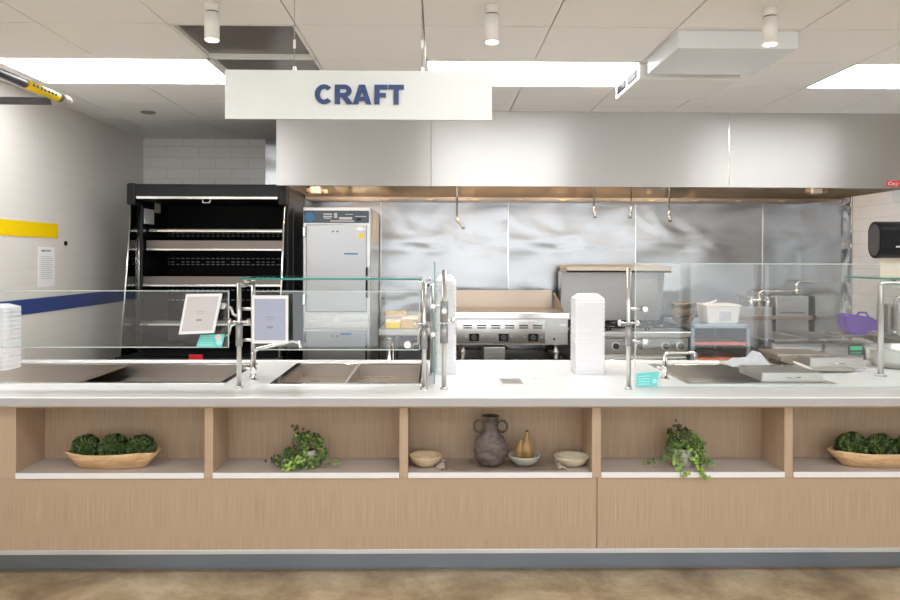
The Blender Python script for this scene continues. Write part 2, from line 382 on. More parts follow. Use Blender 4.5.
bm = BM()
for k in range(7): box(bm, (ep.x + .0205, 3.63 + k * .035, ep.z - .006), (ep.x + .0235, 3.65 + k * .035, ep.z + .007), 0)
obj('lettering', bm, 'blackm', lb)
bm = BM(); cyl(bm, (ep.x, 3.1, ep.z), (ep.x, 3.1, CEIL), .006); cyl(bm, (ep.x, 3.09, ep.z), (ep.x, 3.11, ep.z), .027); obj('hanger', bm, 'steel', t)
# spotlights
sp0 = None
for n_i, (px, lab) in enumerate([(212, 'white cylinder spotlight over the dark ceiling panel'), (492, 'white cylinder spotlight right of the hanging sign'), (770, 'white cylinder spotlight in front of the white air unit')]):
    X = PX(px, 3.25, 20)
    if sp0 is None:
        t = sp0 = thing('ceiling_spotlight', (X, 3.25, CEIL), lab, 'spotlight', 'cylinder spotlights')
        bm = BM(); cyl(bm, (X, 3.25, CEIL), (X, 3.25, CEIL - .04), .030, 28); obj('mount', bm, 'white', t)
        bm = BM(); cyl(bm, (X, 3.25, CEIL - .04), (X, 3.25, CEIL - .046), .027, 28); obj('joint', bm, 'darkgrey', t)
        bm = BM(); cyl(bm, (X, 3.25, CEIL - .046), (X, 3.25, CEIL - .163), .032, 28); obj('barrel', bm, 'white', t)
        bm = BM(); cyl(bm, (X, 3.25, CEIL - .163), (X, 3.25, CEIL - .166), .027, 28); obj('lens', bm, 'spot', t)
    else: dup(sp0, (X, 3.25, CEIL), lab)
# ceiling air unit
ax0 = TX0 + 2 * TS + .012; ax1 = ax0 + TS - .02
t = thing('ceiling_air_unit', (ax0, 3.6, CEIL), 'flat white air deflector box under the ceiling with two small grilles', 'air unit')
drop = .088; ay0 = TY0 + .03; ay1 = ay0 + .52; ay2 = ay1 + .10; ay3 = ay2 + .56
obj('front_housing', B(((ax0, ay0, CEIL - drop), (ax1, ay1, CEIL)), bev=.006), 'acrylic', t)
obj('rear_housing', B(((ax0 - .02, ay2, CEIL - drop), (ax1 - .03, ay3, CEIL)), bev=.006), 'white', t)
obj('bridge', B(((ax0 + .05, ay1 - .01, CEIL - .03), (ax1 - .05, ay2 + .01, CEIL)), bev=.002), 'darkgrey', t)
for k in range(2):
    y0 = ay2 + .05 + k * .25; bm = BM(); box(bm, (ax0 - .024, y0, CEIL - drop + .02), (ax0 - .018, y0 + .20, CEIL - .02), .001); v = obj('grille', bm, 'blackin', t)
    bm = BM()
    for q in range(5): box(bm, (ax0 - .027, y0 + .004, CEIL - drop + .026 + q * .009), (ax0 - .022, y0 + .196, CEIL - drop + .029 + q * .009), 0)
    obj('slats', bm, 'darkgrey', v)
# hanging sign
SY = 3.0; a = at(225, 69.5, SY); b = at(492, 121, SY); zt, zb = a.z, PZ(119.5, SY, 358)
t = thing('hanging_sign', ((a.x + b.x) / 2, SY, zb), 'long white sign reading CRAFT in navy letters, hung on thin cables', 'sign')
obj('sign_board', B(((a.x, SY, zb), (b.x, SY + .018, zt)), bev=.0015), 'sign', t)
def letters(bm, xs, z0, h, y, th):
    # five heavy sans capitals, drawn as solid strokes
    s = h * .262
    cnt = [0]
    def P(pts):
        cnt[0] += 1; prism(bm, [(x, y, z0 + z) for x, z in pts], (0, -th - .00012 * cnt[0], 0))
    x0, x1 = xs[0]; W = x1 - x0; cx, cz = x0 + W * .53, h / 2; n = 22          # C
    o, q = [], []
    for k in range(n + 1):
        tt = math.radians(42 + (318 - 42) * k / n)
        o.append((cx + W * .53 * math.cos(tt), cz + h * .515 * math.sin(tt))); q.append((cx + (W * .53 - s) * math.cos(tt), cz + (h * .515 - s * .88) * math.sin(tt)))
    for k in range(n): P([o[k], o[k + 1], q[k + 1], q[k]])
    x0, x1 = xs[1]; W = x1 - x0                                                # R
    P([(x0, 0), (x0 + s, 0), (x0 + s, h), (x0, h)]); P([(x0 + s, h - s * .82), (x0 + W * .52, h - s * .82), (x0 + W * .52, h), (x0 + s, h)]); P([(x0 + s, h * .36), (x0 + W * .52, h * .36), (x0 + W * .52, h * .36 + s * .8), (x0 + s, h * .36 + s * .8)])
    cx, cz, ro = x0 + W * .52, h * .68, h * .32
    for k in range(12):
        t0, t1 = math.radians(-90 + 15 * k), math.radians(-75 + 15 * k); ri = ro - s * .8; e = W * .44 / ro; ei = (W * .44 - s) / ri
        P([(cx + e * ro * math.cos(t0), cz + ro * math.sin(t0)), (cx + e * ro * math.cos(t1), cz + ro * math.sin(t1)), (cx + ei * ri * math.cos(t1), cz + ri * math.sin(t1)), (cx + ei * ri * math.cos(t0), cz + ri * math.sin(t0))])
    P([(x0 + W * .36, h * .40), (x0 + W * .70, h * .42), (x1 + .004, 0), (x1 - s * 1.12, 0)])
    x0, x1 = xs[2]; W = x1 - x0; m_ = (x0 + x1) / 2                              # A
    P([(x0, 0), (x0 + s * 1.08, 0), (m_ + s * .12, h * .80), (m_ + s * .1, h), (m_ - s * .58, h)]); P([(x1, 0), (x1 - s * 1.08, 0), (m_ - s * .12, h * .80), (m_ - s * .1, h), (m_ + s * .58, h)])
    P([(x0 + W * .25, h * .17), (x1 - W * .25, h * .17), (x1 - W * .31, h * .37), (x0 + W * .31, h * .37)])
    x0, x1 = xs[3]                                                               # F
    P([(x0, 0), (x0 + s, 0), (x0 + s, h), (x0, h)]); P([(x0 + s, h - s * .85), (x1, h - s * .85), (x1, h), (x0 + s, h)]); P([(x0 + s, h * .36), (x1 - s * .3, h * .36), (x1 - s * .3, h * .36 + s * .82), (x0 + s, h * .36 + s * .82)])
    x0, x1 = xs[4]; m_ = (x0 + x1) / 2                                           # T
    P([(x0, h - s * .85), (x1, h - s * .85), (x1, h), (x0, h)]); P([(m_ - s / 2, 0), (m_ + s / 2, 0), (m_ + s / 2, h - s * .85), (m_ - s / 2, h - s * .85)])
bm = BM(); q0 = PZ(104.3, SY, 358); q1 = PZ(85, SY, 358)
letters(bm, [(PX(u, SY, 95), PX(v, SY, 95)) for u, v in ((315, 332.5), (335, 352.5), (353, 371.5), (374.5, 387.5), (388.5, 404))], q0, q1 - q0, SY - .0005, .004)
obj('lettering', bm, 'navy', t)
for px in (294.5, 422.5):
    X = PX(px, SY, 60)
    cb = BM(); cyl(cb, (X - .002, SY + .009, zt), (X - .002, SY + .009, CEIL), .0013, 8); c_ = obj('cable', cb, 'grey', t)
    cb = BM(); box(cb, (X - .006, SY - .002, zt - .008), (X + .006, SY + .020, zt + .016), .002); obj('clamp', cb, 'post', c_)
    cb = BM(); cyl(cb, (X - .002, SY + .009, zt + .09), (X - .002, SY + .009, zt + .125), .0055, 12); obj('cable_adjuster', cb, 'white', c_)
    cb = BM(); cyl(cb, (X, SY + .009, CEIL - .012), (X, SY + .009, CEIL), .010, 16); obj('ceiling_anchor', cb, 'white', c_)

# ------------------------------------------------------------------ exhaust hood
HY = 5.6; hx0 = PX(276, HY, 150); hx1 = 4.6; hz = PZ(186.8, HY, 580)
t = thing('exhaust_hood', ((hx0 + hx1) / 2, HY, hz), 'long stainless steel exhaust hood spanning the wall under the ceiling', 'exhaust hood')
cuts = [hx0, PX(431, HY, 150), PX(729, HY, 150), hx1]
for a, b in zip(cuts, cuts[1:]):
    bm = BM(); box(bm, (a + .001, HY, hz), (b - .001, HY + .03, CEIL), .002); obj('front_panel', bm, 'steel_hood', t)
bm = BM(); box(bm, (hx0, HY + .03, hz), (hx0 + .02, YB - .02, CEIL)); obj('end_panel', bm, 'steel_hood', t)
bm = BM(); box(bm, (hx0 + .02, HY + .03, CEIL - .03), (hx1, YB - .02, CEIL - .01)); obj('top_panel', bm, 'steel_hood_in', t)
bm = BM(); box(bm, (cuts[2] - .004, HY - .003, hz + .005), (cuts[2] + .004, HY + .001, CEIL), .001); obj('seam_strip', bm, 'steel_bright', t)
gz = PZ(201.5, 6.85, 580)
bm = BM(); prism(bm, [(hx0 + .02, 6.86, gz + .02), (hx0 + .02, 6.30, CEIL - .03), (hx0 + .02, 6.33, CEIL - .03), (hx0 + .02, 6.88, gz + .02)], (hx1 - hx0 - .02, 0, 0)); obj('filter_bank', bm, 'steel_hood_in', t)
bm = BM(); box(bm, (hx0 + .02, 6.80, gz - .006), (hx1, YB - .02, gz + .006), .002); box(bm, (hx0 + .02, 6.80, gz), (hx1, 6.806, gz + .03), .001); obj('grease_gutter', bm, 'griddle', t)
x = hx0 + .3
while x < XR:
    bm = BM(); box(bm, (x, 6.79, gz + .004), (x + .07, 6.80, gz + .014), .003); cyl(bm, (x + .035, 6.79, gz - .004), (x + .035, 6.79, gz + .006), .018, 12); obj('filter_handle', bm, 'brass', t); x += .406
for X in (-.8, .25, 1.3, 2.3):
    bm = BM(); lathe(bm, (X, 6.02, 2.50), [(.03, 0), (.05, .02), (.055, .06), (.05, .11)], 20); obj('globe_lamp', bm, 'hoodlamp', t)
# red label on the hood face
a = at(887, 181, HY - .004); b = at(925, 187.2, HY - .004)
bm = BM(); box(bm, (a.x, HY - .003, PZ(186.6, HY, 895)), (b.x, HY, PZ(180.8, HY, 895)), .001); lb = obj('maker_label', bm, 'red', t); lb['label'] = 'red maker label'
z0 = PZ(185.6, HY, 895); hh = PZ(181.8, HY, 895) - z0
def stroke(bm, pts, y, wd):
    for p, q in zip(pts, pts[1:]):
        p = Vector((p[0], 0, p[1])); q = Vector((q[0], 0, q[1])); d = (q - p).normalized(); n = Vector((-d.z, 0, d.x)) * wd / 2; e = d * wd * .4
        prism(bm, [(p - n - e) + Vector((0, y, 0)), (q - n + e) + Vector((0, y, 0)), (q + n + e) + Vector((0, y, 0)), (p + n - e) + Vector((0, y, 0))], (0, -.002, 0))
bm = BM(); xx = a.x + .012; G = {'C': [[(1, .85), (.6, 1), (.1, .8), (0, .4), (.2, .05), (.7, 0), (1, .15)]], 'a': [[(.1, .6), (.6, .68), (.8, .5), (.8, 0)], [(.8, .35), (.2, .33), (.1, .1), (.5, 0), (.8, .12)]], 'p': [[(.1, .65), (.1, -.25)], [(.1, .6), (.7, .62), (.8, .3), (.6, .02), (.1, .05)]], 't': [[(.4, .95), (.4, .1), (.7, 0)], [(.1, .65), (.8, .65)]], 'i': [[(.4, 0), (.4, .62)], [(.4, .8), (.4, .9)]], 'v': [[(.05, .65), (.4, 0), (.75, .65)]], 'e': [[(.1, .35), (.8, .35), (.7, .62), (.3, .65), (.05, .35), (.25, 0), (.75, .05)]]}
for ch in 'Captive':
    for st in G[ch]: stroke(bm, [(xx + u * hh * .75, z0 + hh * .12 + v * hh * .8) for u, v in st], HY - .003, .0055)
    xx += hh * .95
obj('lettering', bm, 'white', lb)
# fire nozzles under the hood
def nozzle(px, pyb, dx, lab):
    p = at(px, pyb, 6.35)
    t = thing('fire_nozzle', (p.x, 6.35, 2.66), lab, 'fire nozzle', 'fire suppression nozzles under the hood')
    bm = BM(); cyl(bm, (p.x, 6.35, p.z), (p.x, 6.35, CEIL - .03), .0085, 12); obj('drop_pipe', bm, 'steel_bright', t)
    bm = BM(); e = Vector((p.x + dx, 6.33, p.z - .075)); tube(bm, [(p.x, 6.35, p.z + .02), (p.x, 6.35, p.z), Vector((p.x, 6.35, p.z)).lerp(e, .5), e], [.012, .014, .010, .016], 12); obj('nozzle_head', bm, 'steel_bright', t)
nozzle(457, 220, .06, 'fire nozzle on a drop pipe above the griddle, leftmost under the hood')
nozzle(594, 209, .005, 'straight fire nozzle above the left end of the range')
nozzle(631, 209, -.012, 'fire nozzle above the middle of the range')
nozzle(669, 213, .005, 'fire nozzle above the right end of the range, rightmost under the hood')
def detector(px, lab):
    p = at(px, 190.5, 6.45)
    t = thing('heat_detector', (p.x, 6.45, p.z), lab, 'detector', 'boxes inside the hood')
    bm = BM(); box(bm, (p.x - .045, 6.40, p.z - .03), (p.x + .045, 6.50, p.z + .03), .008); obj('housing', bm, 'cream', t)
    bm = BM(); cyl(bm, (p.x - .045, 6.45, p.z - .005), (p.x - .08, 6.45, p.z - .005), .025); obj('conduit_fitting', bm, 'brass', t); bm = BM(); cyl(bm, (p.x + .045, 6.45, p.z - .01), (p.x + .10, 6.45, p.z - .01), .02); obj('conduit_fitting', bm, 'brass', t)
    bm = BM(); cyl(bm, (p.x + .02, 6.45, p.z + .03), (p.x + .02, 6.45, CEIL - .03), .01); obj('conduit', bm, 'brass', t)
detector(316, 'pale junction box inside the hood at its left end'); detector(815, 'pale junction box inside the hood at its right end')

# ------------------------------------------------------------------ serving counter
CY0 = 3.67; CT = 0.91; ST = .043; BY = 3.72; CYR = 4.97; CXL = -3.0; CXR = 3.75
CXL = XL + .005
W1 = (CXL + .05, -1.165, 4.07, 4.80); W2 = (-.905, -.068, 4.04, 4.82); W3 = (1.375, 2.19, 4.05, 4.80)
bm = BM(); z0, z1 = CT - ST, CT
xs = [CXL, W1[0], W1[1], W2[0], W2[1], W3[0], W3[1], CXR]
box(bm, (CXL, CY0, z0), (CXR, 4.04, z1), .003); box(bm, (CXL, 4.82, z0), (CXR, CYR, z1), .003)
for (a, b) in ((CXL, W1[0]), (W1[1], W2[0]), (W2[1], W3[0]), (W3[1], CXR)): box(bm, (a, 4.0395, z0), (b, 4.8205, z1), 0)
box(bm, (W1[0] - .01, 4.0395, z0), (W1[1] + .01, W1[2], z1), 0); box(bm, (W1[0] - .01, W1[3], z0), (W1[1] + .01, 4.8205, z1), 0)
box(bm, (W3[0] - .01, 4.0395, z0), (W3[1] + .01, W3[2], z1), 0); box(bm, (W3[0] - .01, W3[3], z0), (W3[1] + .01, 4.8205, z1), 0)
box(bm, (CXL, CYR - .03, z1 - .002), (CXR, CYR, z1 + .008), .003)
t = thing('countertop', (0, CY0, CT - ST), 'long white quartz countertop over the oak serving counter', 'countertop'); obj('slab', bm, 'quartz', t)
o = obj('edge_band', B(((CXL, CY0 - .004, CT - ST - .001), (CXR, CY0 + .001, CT - .004)), bev=.001), 'edgegrey', t); o['label'] = 'light grey front edge'
t = thing('serving_counter', (0, BY, 0), 'long light oak serving counter front with five open display niches', 'counter')
nz0 = PZ(477.5, BY); nz1 = PZ(408, BY); nb = BY + .27
nic = [(PX(a, BY, 440), PX(b, BY, 440)) for a, b in ((16, 204.5), (213, 399.5), (408, 592), (601, 784.5), (793, 976))]
bz = PZ(549, BY)
seamx = PX(597, BY, 510)
obj('lower_panel', B(((CXL, BY, bz), (seamx - .0015, BY + .018, nz0 - .0))), 'oak', t)
obj('lower_panel', B(((seamx + .0015, BY, bz), (CXR, BY + .018, nz0 - .0))), 'oak', t)
obj('top_rail', B(((CXL, BY, nz1), (CXR, BY + .018, CT - ST)), ), 'oak_edge', t)
edges = [CXL] + [v for n in nic for v in n] + [CXR]
for k in range(0, len(edges), 2):
    o = obj('divider', B(((edges[k], BY, nz0), (edges[k + 1], nb, nz1)), bev=.001), 'oak_edge', t)
obj('back_panel', B(((CXL, nb, .1), (CXR, nb + .018, CT - ST)), bev=0), 'oak', t)
obj('carcass', B(((CXL, BY + .10, 0), (CXR, nb, .13)), ((CXL, nb + .02, 0), (CXR, CYR - .05, .60)), ((CXL, CYR - .06, .60), (CXR, CYR - .03, CT - ST)), bev=0), 'steel_dark', t)
obj('kick_plate', B(((CXL, BY + .085, .012), (CXR, BY + .10, bz))), 'kick', t)
obj('base_strip', B(((CXL, BY - .004, bz - .022), (CXR, BY + .03, bz))), 'strip', t)
for a, b in nic:
    d_ = obj('niche_shelf', B(((a + .001, BY, nz0), (b - .001, nb, nz0 + .026)), bev=.0005), 'taupe', t); obj('shelf_lip', B(((a + .001, BY - .008, nz0 - .001), (b - .001, BY, nz0 + .0262)), bev=.001), 'shelfwhite', d_)
SZ = nz0 + .026
# wells
def well(w, label, name='food_well', lid=None):
    t = thing(name, ((w[0] + w[1]) / 2, (w[2] + w[3]) / 2, CT), label, 'food well', 'drop-in wells in the countertop')
    x0, x1, y0, y1 = w; bm = BM(); r = .028
    for (p, q) in (((x0 - .008, y0 - .008), (x1 + .008, y0 + r)), ((x0 - .008, y1 - r), (x1 + .008, y1 + .008)), ((x0 - .008, y0 + r), (x0 + r, y1 - r)), ((x1 - r, y0 + r), (x1 + .008, y1 - r))):
        box(bm, (*p, CT - .001), (*q, CT + .006), .0015)
    obj('rim', bm, 'steel_bright', t)
    bm = BM(); a, b, c, d = x0 + r, x1 - r, y0 + r, y1 - r; zb = CT - .16
    box(bm, (a - .004, c - .004, zb), (b + .004, d + .004, zb + .004)); box(bm, (a - .004, c - .004, zb), (a, d + .004, CT)); box(bm, (b, c - .004, zb), (b + .004, d + .004, CT))
    box(bm, (a, c - .004, zb), (b, c, CT)); box(bm, (a, d, zb), (b, d + .004, CT)); obj('basin', bm, 'steel_pan', t)
    return t, (a, b, c, d)
t, q = well(W1, 'steel well at the left end with a flat steel cover beside it')
cx = PX(100, 4.4, 372)
obj('cover_plate', B(((q[0], q[2], CT - .012), (cx, q[3], CT + .004)), ), 'griddle', t)
obj('inner_pan', B(((cx + .01, q[2], CT - .09), (q[1], q[3], CT - .08))), 'steel_dark', t)
t, q = well(W2, 'steel well holding two square pans in front of the upright cabinet')
mid = PX(350, 4.3, 375)
for a, b in ((q[0] + .01, mid - .006), (mid + .006, q[1] - .01)):
    bm = BM(); zb = CT - .075; c, d = q[2] + .02, q[3] - .02
    box(bm, (a, c, zb), (b, d, zb + .003)); box(bm, (a, c, zb), (a + .003, d, CT + .004)); box(bm, (b - .003, c, zb), (b, d, CT + .004)); box(bm, (a, c, zb), (b, c + .003, CT + .004)); box(bm, (a, d - .003, zb), (b, d, CT + .004))
    obj('insert_pan', bm, 'steel_pan', t)
obj('pan_divider', B(((mid - .006, q[2], CT - .01), (mid + .006, q[3], CT + .006))), 'steel_bright', t)
t, q = well(W3, 'open steel well partly covered by metal lids, in front of the tray rack')
obj('inner_pan', B(((q[0], q[2], CT - .085), (q[1], q[3], CT - .08))), 'steel_pan', t)
# small plate set in the counter
a = at(497, 379.5, 4.15); x0 = PX(499, 4.15, 380); x1 = PX(526, 4.0, 386)
bm = BM(); box(bm, (x0, 4.0, CT), (x1, 4.21, CT + .006), .002); t = thing('counter_plate', ((x0 + x1) / 2, 4.1, CT), 'small square steel plate lying on the white countertop in front of the griddle', 'plate')
obj('plate_base', bm, 'white', t); obj('plate_face', B(((x0 + .012, 4.02, CT + .006), (x1 - .012, 4.20, CT + .008)), bev=.0008), 'steel', t)
p = at(538, 378, 4.2); bm = BM(); lathe(bm, (PX(538, 4.25, 378), 4.25, CT), [(.026, 0), (.026, .003), (.022, .004)], 24); tag(obj('counter_grommet', bm, 'shelfwhite'), 'tiny round white cap in the countertop right of the square steel plate', 'cap')

# ------------------------------------------------------------------ sneeze guards
def post(t, px, pyb, pyt, r=.0125, name='post'):
    Y = (EYE - CT) / (-ray(px, pyb).z / ray(px, pyb).y); X = PX(px, Y, pyb); zt = PZ(pyt, Y, px)
    bm = BM(); cyl(bm, (X, Y, CT + .006), (X, Y, zt), r, 20); o = obj(name, bm, 'post', t)
    bm = BM(); lathe(bm, (X, Y, CT), [(r * 1.7, 0), (r * 1.7, .006), (r * 1.15, .012)], 20); obj('foot', bm, 'post', o)
    return o, X, Y, zt
def sleeve(o, X, Y, py0, py1, px, r=.0185, knobs=((-1, 0), (1, 0))):
    za, zb = PZ(py1, Y, px), PZ(py0, Y, px)
    bm = BM(); cyl(bm, (X, Y, za), (X, Y, zb), r, 20); cyl(bm, (X, Y, zb), (X, Y, zb + .012), r * 1.15, 20); obj('sleeve', bm, 'grey', o)
    bm = BM()
    for s, dz in knobs:
        cyl(bm, (X, Y - .005, zb + .012), (X + s * .045, Y - .005, zb + .012), .006, 10)
        cyl(bm, (X + s * .042, Y - .005, zb + .012), (X + s * .056, Y - .005, zb + .012), .017, 14)
    obj('wing_knob', bm, 'chrome', o)
def clamp(t, x0, x1, y, z, r=.012):
    bm = BM(); cyl(bm, (x0, y, z), (x1, y, z), r * .7, 12); cyl(bm, (x1 - .012 * (1 if x1 > x0 else -1), y, z), (x1, y, z), r * 1.35, 16); cyl(bm, (x1 - .006 * (1 if x1 > x0 else -1), y - .026, z), (x1 - .006 * (1 if x1 > x0 else -1), y + .012, z), r * 1.3, 16); obj('glass_clamp', bm, 'post', t)
def sheet(t, lo, hi, edge='glass_edge', er=.0012, name='glass_panel'):
    bm = BM(); box(bm, lo, hi, 0); g_ = obj(name, bm, 'glass', t)
    # polished edge, a hair proud of the sheet
    lo = Vector(lo); hi = Vector(hi); ex = hi - lo; k = min(range(3), key=lambda i: ex[i]); o_ = [i for i in range(3) if i != k]
    bm = BM()
    for i in o_:
        j = [q for q in o_ if q != i][0]
        for s in (0, 1):
            a = lo.copy(); b = hi.copy(); e = .004
            if s: a[i] = hi[i] - e
            else: b[i] = lo[i] + e
            a[k] -= .0004; b[k] += .0004
            if s: b[i] += .0006
            else: a[i] -= .0006
            box(bm, a, b, 0)
    obj('polished_edge', bm, edge, g_); return g_
# guard at the left
t = thing('sneeze_guard', (-1.1, 3.95, CT), 'clear glass food guard at the left end on a single steel post', 'sneeze guard', 'glass guards along the counter')
o, X, Y, zt = post(t, 239, 388, 283); sleeve(o, X, Y, 324, 346, 239)
gx = PX(229, 3.93, 320); sheet(t, (XL + .03, 3.925, PZ(347.5, 3.93, 150)), (gx, 3.933, PZ(290.5, 3.93, 150)), 'glass_edge_l')
bm = BM(); tube(bm, [(X, Y, PZ(318, 3.95)), (X - .03, Y - .01, PZ(314, 3.95)), (X - .04, Y - .01, PZ(308, 3.95)), (gx - .03, 3.94, PZ(306, 3.95))], .008, 10); cyl(bm, (gx - .03, 3.91, PZ(306, 3.95)), (gx - .03, 3.95, PZ(306, 3.95)), .017, 16); obj('glass_clamp', bm, 'post', t)
bm = BM(); tube(bm, [(X, Y, PZ(322, 3.95)), (X - .04, Y - .01, PZ(326, 3.95)), (X - .05, Y - .01, PZ(334, 3.95)), (gx - .05, 3.94, PZ(337, 3.95))], .007, 10); cyl(bm, (gx - .05, 3.91, PZ(337, 3.95)), (gx - .05, 3.95, PZ(337, 3.95)), .017, 16); obj('glass_clamp', bm, 'post', t)
# guard in the middle with the glass shelf
t = thing('sneeze_guard', (-.6, 4.1, CT), 'glass food guard with green-edged glass top shelf over the two-pan well', 'sneeze guard', 'glass guards along the counter')
o1, X1, Y1, z1 = post(t, 253, 377, 285); o2, X2, Y2, z2 = post(t, 424, 389, 283); o3, X3, Y3, z3 = post(t, 432, 375, 283)
sleeve(o2, X2, Y2, 326, 349, 424, knobs=((-1, 0),))
shz = PZ(280, 3.95, 330)
sheet(t, (PX(241, 3.95, 280), 3.95, shz), (PX(421, 3.95, 280), 4.36, shz + .010), 'glass_edge', name='glass_shelf')
bm = BM()
for (x, y) in ((X1, Y1), (X2 - .02, Y2), (X3 - .02, Y3), (X + .01, Y1 - .25)): bm = BM(); cyl(bm, (x, y, shz - .018), (x, y, shz), .016, 16); obj('shelf_bracket', bm, 'chrome', t)
bm = BM(); tube(bm, [(X - 0, 3.945, PZ(287, 3.95)), (X1, Y1, PZ(287, 3.95))], .008, 10); obj('tie_rod', bm, 'chrome', t); bm = BM(); tube(bm, [(X2, Y2, PZ(287, 3.95)), (X3, Y3, PZ(286, 3.95))], .008, 10); obj('tie_rod', bm, 'chrome', t)
g0 = PX(252, 3.93, 320); g1 = PX(420, 3.93, 320); sheet(t, (g0, 3.925, PZ(350, 3.93, 330)), (g1, 3.933, PZ(291, 3.93, 330)), 'glass_edge_l')
for py in (309, 340): clamp(t, X + .01, g0 + .03, 3.95, PZ(py, 3.95, 250))
bm = BM(); tube(bm, [(X2, Y2, PZ(322, 3.95)), (X2 - .03, Y2 - .01, PZ(330, 3.95)), (X2 - .03, Y2 - .01, PZ(342, 3.95)), (g1 - .06, 3.94, PZ(344, 3.95))], .007, 10); cyl(bm, (g1 - .065, 3.905, PZ(344, 3.95)), (g1 - .065, 3.95, PZ(344, 3.95)), .019, 16); obj('glass_clamp', bm, 'post', t)
# end divider
t = thing('sneeze_guard', (-.01, 4.1, CT), 'upright glass end divider clamped to a tall steel post beside a container stack', 'sneeze guard', 'glass guards along the counter')
o, X, Y, zt = post(t, 444, 389, 270); bm = BM(); za, zb = PZ(343, Y, 444), PZ(301, Y, 444); cyl(bm, (X, Y, za), (X, Y, PZ(324, Y, 444)), .021, 20); cyl(bm, (X, Y, PZ(322, Y, 444)), (X, Y, zb), .021, 20); obj('sleeve', bm, 'grey', o)
bm = BM(); z_ = PZ(321, Y, 444); cyl(bm, (X, Y, z_), (X + .045, Y, z_), .006, 10); cyl(bm, (X + .04, Y, z_), (X + .055, Y, z_ + .005), .016, 12); obj('wing_knob', bm, 'chrome', o)
bm = BM(); z_ = PZ(311, Y, 444); cyl(bm, (X, Y - .02, z_), (X, Y - .03, z_), .014, 16); obj('sleeve_cap', bm, 'bezel', o)
sheet(t, (PX(434.6, 4.1, 320) - .0025, 3.97, PZ(384, 3.97, 435)), (PX(434.6, 4.1, 320) + .0025, 4.36, PZ(262, 3.97, 435)), 'glass_edge_m')
for py in (306, 334): clamp(t, X, PX(434.6, 4.1) - .012, 3.99, PZ(py, 3.99, 435), .010)
# right guard: tall sheet
t = thing('sneeze_guard', (1.6, 3.95, CT), 'tall clear glass screen at the right on a steel post beside the container stack', 'sneeze guard', 'glass guards along the counter')
o, X, Y, zt = post(t, 628.5, 389, 268); sleeve(o, X, Y, 325, 346, 628.5)
gx = PX(635, 3.94, 320); sheet(t, (gx, 3.936, PZ(387.5, 3.94, 760)), (CXR - .1, 3.944, PZ(263.5, 3.94, 760)), 'glass_edge_l')
for py in (309, 341): clamp(t, X + .01, gx + .05, 3.925, PZ(py, 3.93, 640), .011)
# right guard with tube arm
t = thing('sneeze_guard', (2.6, 4.3, CT), 'steel tube frame food guard with square-cornered arm at the right edge', 'sneeze guard', 'glass guards along the counter')
d = ray(880.5, 376); Y = d.y * (EYE - CT) / -d.z; X = d.x / d.y * Y; z_ = PZ(284.5, Y, 881)
bm = BM(); tube(bm, [(X, Y, CT + .006), (X, Y, z_ - .015), (X + .004, Y, z_ - .004), (X + .015, Y, z_), (CXR - .15, Y, z_)], .0165, 16); o = obj('tube_frame', bm, 'post', t)
bm = BM(); lathe(bm, (X, Y, CT), [(.034, 0), (.034, .006), (.024, .014)], 24); obj('foot', bm, 'post', o)
sheet(t, (X - .05, Y - .1, PZ(279, Y, 885)), (CXR - .15, Y + .30, PZ(279, Y, 885) + .010), 'glass_edge', name='glass_shelf')

bm = BM()
for x in (X + .08, CXR - .3): bm = BM(); cyl(bm, (x, Y, z_ + .01), (x, Y, PZ(279, Y, 885)), .012, 12); obj('shelf_bracket', bm, 'chrome', t)

# menu holders
def plate4(bm, pts, th, inset=0, mi=0):
    n = (pts[1] - pts[0]).cross(pts[3] - pts[0]).normalized()
    if n.y > 0: n = -n
    c = sum(pts, Vector()) / 4
    if inset: pts = [c + (p - c) * (1 - inset) for p in pts]
    prism(bm, [p + n * 0 for p in pts], n * -th if not inset else n * th, mi); return n
def holder(corners, Y, label, ins, tilt):
    pts = [at(x, y, Y + dy) for (x, y), dy in zip(corners, tilt)]
    c = sum(pts, Vector()) / 4
    t = thing('menu_holder', (c.x, c.y, min(p.z for p in pts)), label, 'menu holder', 'white framed menus on the guards')
    bm = BM(); n = plate4(bm, pts, .012); obj('frame', bm, 'bezel', t)
    cc = [c + (p - c) * .86 for p in pts]
    bm = BM(); prism(bm, cc, n * .002); s = obj('insert_sheet', bm, ins, t)
    def P(u, v): return (cc[0] * (1 - u) + cc[1] * u) * (1 - v) + (cc[3] * (1 - u) + cc[2] * u) * v + n * .002
    bm = BM()
    for (u0, v0, u1, v1) in ((.42, .66, .60, .71), (.36, .44, .66, .452), (.40, .50, .62, .51)):
        prism(bm, [P(u0, v0), P(u1, v0), P(u1, v1), P(u0, v1)], n * .001)
    obj('print', bm, 'ink', s)
    bm = BM()
    for q in (pts[0], pts[3]): cyl(bm, q.lerp(c, .3) + Vector((0, .008, 0)), Vector((q.lerp(c, .3).x, 3.926, q.lerp(c, .3).z)), .007, 10)
    obj('standoff', bm, 'chrome', t)
    return t, pts
holder([(186, 294), (222, 293.5), (214, 333), (178.5, 334.5)], 3.86, 'white framed menu leaning left on the left food guard glass', 'insert', (.02, .02, 0, 0))
t, pts = holder([(252, 295.5), (288, 295.5), (288, 343.5), (252, 343.5)], 3.86, 'upright white framed menu with a painted bluish reflection right of the left post', 'insert_refl', (0, 0, 0, 0))
